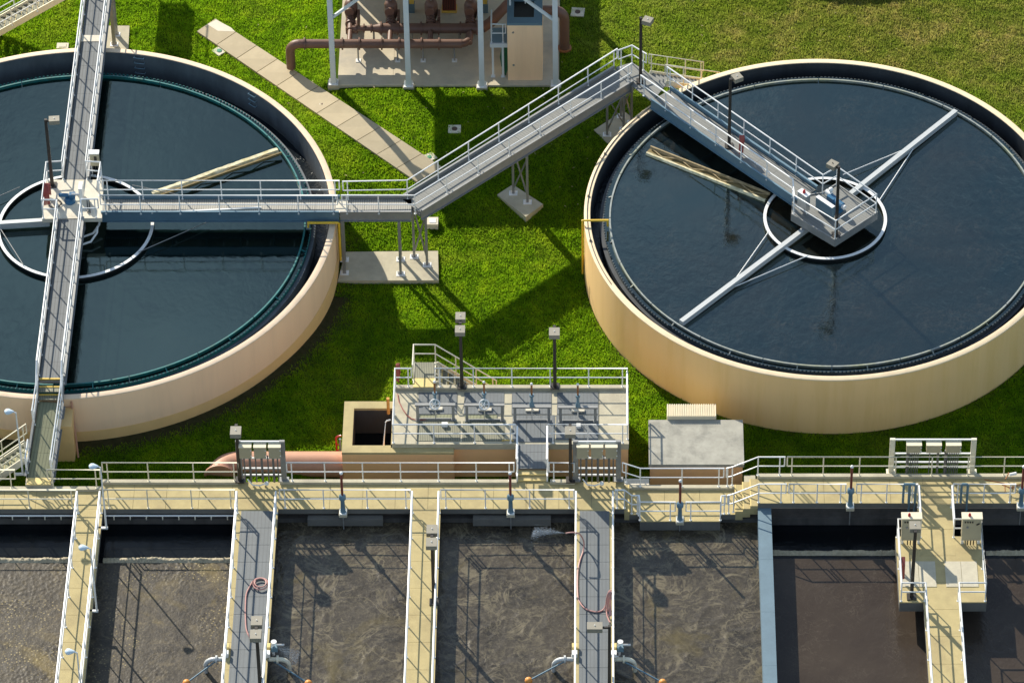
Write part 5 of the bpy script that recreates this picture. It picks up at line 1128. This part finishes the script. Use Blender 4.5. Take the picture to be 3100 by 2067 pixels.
# thin conduit clipped along the right rim
pts = []
for i in range(30):
    a = math.radians(128+i*(206-128)/29); pts.append(V((RC.x+math.cos(a)*(RR-.13), RC.y+math.sin(a)*(RR-.13), RIM+.025)))
o = thing('rim_conduit', pts[0], 'thin dark conduit clipped along the left rim of the right tank', 'conduit'); MB().tube(pts, .018, 6).build('conduit', M['black'], o, True)
for i in (5,11,17,23): MB().obox(pts[i], (.05,0,0),(0,.05,0),(0,0,.03)).build('clip', M['black'], o)
# spray header pipes on the left basin wall
for x0, x1, lab in ((XL+2,W1[0]-.02,'white spray pipe with nozzles along the wall of the leftmost basin'),(W1[1]+.05,W2[0]-.05,'spray pipe with nozzles along the wall of the second basin')):
    o = thing('spray_header', (x0,YF,ZD-.5), lab, 'pipe', 'spray header pipes'); MB().tube([(x0,YF-.09,ZD-.32),(x1,YF-.09,ZD-.32)], .04, 8).build('pipe', M['galv'], o, True)
    k = int((x1-x0)/.68)
    for i in range(k): x = x0+.4+i*.68; MB().tube([(x,YF-.09,ZD-.32),(x,YF-.15,ZD-.36),(x,YF-.17,ZD-.48)], .025, 6).build('nozzle', M['galv_tan'], o, True)
# ------------------------------------------------------------------ hoses, valves and float arms at the basins
def smooth_path(p, n=6):
    p = [V(q) for q in p]; out = []
    for i in range(len(p)-1):
        a, b_, c, d = p[max(0,i-1)], p[i], p[i+1], p[min(len(p)-1,i+2)]
        for k in range(n):
            t_ = k/n; out.append(.5*((2*b_)+(c-a)*t_+(2*a-5*b_+4*c-d)*t_*t_+(3*b_-a-3*c+d)*t_**3))
    return out+[p[-1]]
zz = ZD+.07
hA = thing('pink_hose', Q(14,2060,700,ZD), 'pink hose coiled on the grated walkway with a tail running down it', 'hose', 'pink wash hoses')
cc_ = Q(14,2058,700,zz)
MB().tube(smooth_path([Q(14,2010,1145,zz),Q(14,1985,1130,zz),Q(14,1950,1060,zz),Q(14,1942,960,zz),Q(14,1942,860,zz),Q(14,1950,770,zz),Q(14,1985,700,zz)]+[cc_+V((math.cos(a)*r,math.sin(a)*r*1.05,.02*i/4)) for i,(a,r) in enumerate([(2.6-.5*j, .36-.006*j) for j in range(26)])]), .03, 8).build('hose', M['hose_pink'], hA, True)
hB = thing('pink_hose', Q(16,690,400,ZD), 'pink hose lying along the walkway and spraying over its rail', 'hose', 'pink wash hoses')
MB().tube(smooth_path([Q(16,555,295,ZD+1.12),Q(16,600,288,ZD+1.15),Q(16,640,292,ZD+1.1),Q(16,675,312,ZD+.8),Q(16,700,370,ZD+.3),Q(16,692,440,zz),Q(16,665,520,zz),Q(16,650,620,zz),Q(16,650,760,zz),Q(16,662,830,zz),Q(16,710,890,zz),Q(16,790,915,zz),Q(16,850,900,zz),Q(16,880,840,ZD+.3),Q(16,895,760,ZD+.95),Q(16,915,755,ZD+1.0),Q(16,890,850,ZD+.2),Q(16,880,930,zz),Q(16,905,1000,zz)]), .03, 8).build('hose', M['hose_pink'], hB, True)
for k in range(3): MB().tube(smooth_path([Q(16,870+12*k,910,ZD+.2),Q(16,880+12*k,800,ZD+.9),Q(16,905+6*k,758,ZD+1.1),Q(16,912,850,ZD+.5),Q(16,895+10*k,950,ZD+.15)]), .026, 7).build('hose_loop', M['hose_pink'], hB, True)
MB().obox(Q(16,922,785,ZD+.8), (.09,0,0),(0,.12,0),(0,0,.14)).build('hose_bracket', M['white_paint'], hB)
def spray(label, tip, aim, spread, length, n, fall=.5):
    """Fan of fine droplets leaving a nozzle."""
    tip = V(tip); aim = V(aim).normalized(); s_ = aim.cross(V((0,0,1))).normalized(); u = s_.cross(aim); mb = MB(); rnd = random.Random(3)
    for i in range(n):
        t_ = rnd.random()**.6; a = rnd.gauss(0, spread*.5); e_ = rnd.gauss(0, spread*.3)
        p = tip+(aim+s_*a+u*e_)*length*t_; p.z -= fall*t_*t_; d = (aim+s_*a+u*e_-V((0,0,fall*t_)))*(.05+.07*t_); r = .003+.003*rnd.random(); k = u*r
        mb.add([p, p+d*.5+s_*r, p+d, p+d*.5-s_*r, p+d*.5+k], [(0,1,4),(1,2,4),(2,3,4),(3,0,4)])
    return stuff(mb.build('water_spray', M['mist']), label, 'spray')
tp = Q(16,552,296,ZD+1.12); spray('white water spray fanning from the hose over the rail', tp, (-1,.30,-.05), .26, 1.35, 1300, .3)
tp2 = Q(14,2175,1190,1.75); spray('white water spray beside the valve on the coiled hose walkway', tp2, (1,-.3,-.1), .5, .9, 900, .4)
def elbow_set(label, w, side, py, white):
    xw = w[1] if side > 0 else w[0]; c = V((xw+side*.02, W((800 if w is W2 else 1800),py,ZD).y, ZD-.18)); m_ = M['galv_mid'] if white else M['galv_tan']
    o = thing('air_pipe', c, label, 'pipe', 'gooseneck air pipes at the basins')
    pts = [c, c+V((side*.45,0,0))]+[c+V((side*(.45+.36*math.sin(i*math.pi/12)),-.0,-.36+.36*math.cos(i*math.pi/12))) for i in range(1,7)]+[c+V((side*.81,0,-1.2))]
    MB().tube(pts, .095, 14).build('gooseneck', m_, o, True); MB().lathe([(.001,-.04),(.17,-.04),(.17,.04),(.001,.04)], (c.x+side*.36,c.y,c.z), 16, 'X').build('flange', m_, o, True)
    if side > 0:
        q = c+V((.22,.35,.30)); MB().box((q.x-.12,q.y-.12,q.z-.12),(q.x+.14,q.y+.12,q.z+.12)).build('actuator', M['bluegrey'], o)
        MB().tube([q+V((-.05,0,-.4)), q+V((-.05,0,.35))], .06, 10).build('stem', M['galv'], o, True); MB().tube([q+V((.1,0,.18)), q+V((.42,0,.18))], .05, 10).build('handle', M['steel_bright'], o, True)
        MB().lathe([(.001,.32),(.12,.32),(.12,.38),(.001,.38)], q, 12).build('cap', M['white_paint'], o, True)
    for y_ in (.4,.0): MB().box((xw-.11-side*.02,c.y+y_-.12,ZD+.05),(xw+.11-side*.02,c.y+y_+.12,ZD+.24)).build('junction', M['yellow_tile'] if y_ else M['galv'], o)
    return c
ca_ = elbow_set('white gooseneck pipe left of the coiled hose walkway', W2, -1, 1985, True); cb_ = elbow_set('gooseneck pipe with valve right of the coiled hose walkway', W2, 1, 1985, False)
cc2 = elbow_set('white gooseneck pipe left of the spraying hose walkway', W4, -1, 1985, True); cd_ = elbow_set('gooseneck pipe with valve right of the spraying hose walkway', W4, 1, 1985, False)
def float_arm(label, a, b, z2):
    a = V(a); b = V(b); o = thing('float_arm', a, label, 'float', 'float arms with orange balls'); MB().tube([a, b], .035, 8).build('arm', M['bluegrey'], o, True)
    MB().sphere(b, .16, 10).build('float_ball', M['orange_float'], o, True); MB().obox(a, (.06,0,0),(0,.06,0),(0,0,.08)).build('hinge', M['galv'], o)
float_arm('float arm reaching left from the coiled hose walkway', Q(14,1762,1265,ZD-.2), Q(14,1475,1478,1.0), 1)
float_arm('float arm reaching right from the coiled hose walkway', Q(14,2115,1272,ZD-.2), Q(14,2440,1482,1.2), 1)
float_arm('float arm with orange ball left of the spraying hose walkway', Q(16,612,1272,ZD-.2), Q(16,262,1460,1.25), 1)
float_arm('float arm with orange ball right of the spraying hose walkway', Q(16,965,1280,ZD-.2), Q(16,1322,1475,1.25), 1)
hz2 = W(2729,1745,ZR); o = thing('hose_rack', hz2, 'dark red hose hung on the left rail of the control bay', 'hose')
for k in range(3): MB().tube([hz2+V((.04*k,-.3,.2)), hz2+V((.04*k,-.2,.9)), hz2+V((.04*k,.1,1.05)), hz2+V((.04*k,.3,.6)), hz2+V((.04*k,.1,.1))], .026, 7).build('hose_loop', M['hose_red'], o, True)
sx_ = Q(24,1020,700,ZR); o = thing('rusty_scrap', sx_, 'tangle of rusty rods and a white valve at the right deck edge', 'scrap')
for a, b_ in (((640,560),(940,620)),((900,640),(1080,700)),((940,620),(945,740)),((1000,690),(1160,640)),((950,560),(1000,460))): MB().tube([Q(24,a[0],a[1]+30,ZR+.3), Q(24,b_[0],b_[1]+30,ZR+.25)], .025, 6).build('rod', M['rust'], o, True)
MB().tube([Q(24,1010,520,ZR+.3), Q(24,1110,500,ZR+.3)], .07, 10).build('valve', M['white_paint'], o, True)

# ------------------------------------------------------------------ grass blades on the visible lawn
def blades(n):
    x = np.random.uniform(-36, 24, n); y = np.random.uniform(-15.2, 19.5, n)
    ok = (np.hypot(x-LC.x, y-LC.y) > LR+.05) & (np.hypot(x-RC.x, y-RC.y) > RR+.05)
    dl = np.hypot(x-LC.x, y-LC.y); ok &= ~((dl < LR+1.3) & (y < -2) & (np.random.rand(n) < np.clip(1.35*(1-(dl-LR)/1.3),0,1)))
    zz_ = np.vectorize(zg)(x, y)
    dx = x-CAM.x; dy = y-CAM.y; dz = zz_-CAM.z; dep = dy*C_-dz*S_; u = PPX+FPX*dx/dep; v = PPY-FPX*(dy*S_+dz*C_)/dep
    ok &= (u > -120) & (u < 3220) & (v > -120) & (v < 1500)
    for (x0,x1,y0,y1) in ((sx0-.2,sx1+.1,sF-.15,60),(pL-.02,pR+.02,pyN,pyF),(iL,iR,iN,iF),(H0.x,H1.x,H1.y,H0.y+.8)): ok &= ~((x > x0) & (x < x1) & (y > y0) & (y < y1))
    def inpoly(px):
        pts = []
        for i in range(len(px)):
            (a0,b0),(a1,b1) = px[i], px[(i+1)%len(px)]
            pts += [G(a0+(a1-a0)*k_/8, b0+(b1-b0)*k_/8) for k_ in range(8)]
        c = np.zeros(n, bool); m = len(pts)
        for i in range(m):
            p, q = pts[i], pts[(i+1)%m]; c ^= ((p.y > y) != (q.y > y)) & (x < (q.x-p.x)*(y-p.y)/(q.y-p.y+1e-12)+p.x)
        return c
    for poly in (((596,100),(1262,556),(1340,512),(652,62)), ((1046,762),(1326,759),(1328,860),(1022,860)), ((1505,589),(1552,558),(1644,618),(1592,660)), ((1798,393),(1887,335),(1960,390),(1870,462)), ((300,78),(392,78),(388,152),(282,160))): ok &= ~inpoly(poly)
    x, y, z = x[ok], y[ok], zz_[ok]; k = len(x)
    th = np.random.uniform(0, 2*np.pi, k); h = np.random.uniform(.05, .12, k)*(.8+.5*np.random.rand(k)); cl = np.array([.55+.9*max(0,.5+.5*mnoise.noise((a_*2.2,b__*2.2,0))+.25*mnoise.noise((a_*6,b__*6,5))) for a_, b__ in zip(x,y)]); h *= cl; w = np.random.uniform(.014, .030, k); ln = np.random.uniform(.02, .10, k); la_ = np.random.uniform(0, 2*np.pi, k)
    a = np.stack([x-np.cos(th)*w, y-np.sin(th)*w, z-.01], 1); b_ = np.stack([x+np.cos(th)*w, y+np.sin(th)*w, z-.01], 1); c = np.stack([x+np.cos(la_)*ln, y+np.sin(la_)*ln, z+h], 1)
    v3 = np.stack([a, b_, c], 1).reshape(-1, 3).astype(np.float32)
    me = bpy.data.meshes.new('lawn_grass'); me.vertices.add(3*k); me.vertices.foreach_set('co', v3.ravel()); me.loops.add(3*k); me.loops.foreach_set('vertex_index', np.arange(3*k, dtype=np.int32))
    me.polygons.add(k); me.polygons.foreach_set('loop_start', np.arange(0, 3*k, 3, dtype=np.int32)); me.update(calc_edges=True); me.validate()
    me.materials.append(M['lawn_blade']); o = bpy.data.objects.new('lawn_grass', me); col.objects.link(o); return stuff(o, 'short green lawn grass covering the ground between the tanks', 'grass')
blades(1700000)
def leaves(n):
    mb = MB(); rnd = random.Random(11)
    for i in range(n):
        px = rnd.uniform(1250,3100) if rnd.random() < .8 else rnd.uniform(0,1300); py = rnd.uniform(0,640)
        p = G(px, py, .07)
        if (p-RC).xy.length < RR+.4 or (p-LC).xy.length < LR+.4: continue
        a = rnd.uniform(0,6.28); l = rnd.uniform(.03,.09); w = rnd.uniform(.012,.03); d = V((math.cos(a),math.sin(a),rnd.uniform(-.2,.2))); q = V((-d.y,d.x,0))
        mb.add([p-d*l, p+q*w+V((0,0,.015)), p+d*l, p-q*w], [(0,1,2),(0,2,3)])
    return stuff(mb.build('fallen_leaves', M['dry_leaf']), 'small dry leaves scattered over the lawn', 'leaves')
leaves(240)
for o in list(bpy.data.objects):
    if '_o' in o: del o['_o']
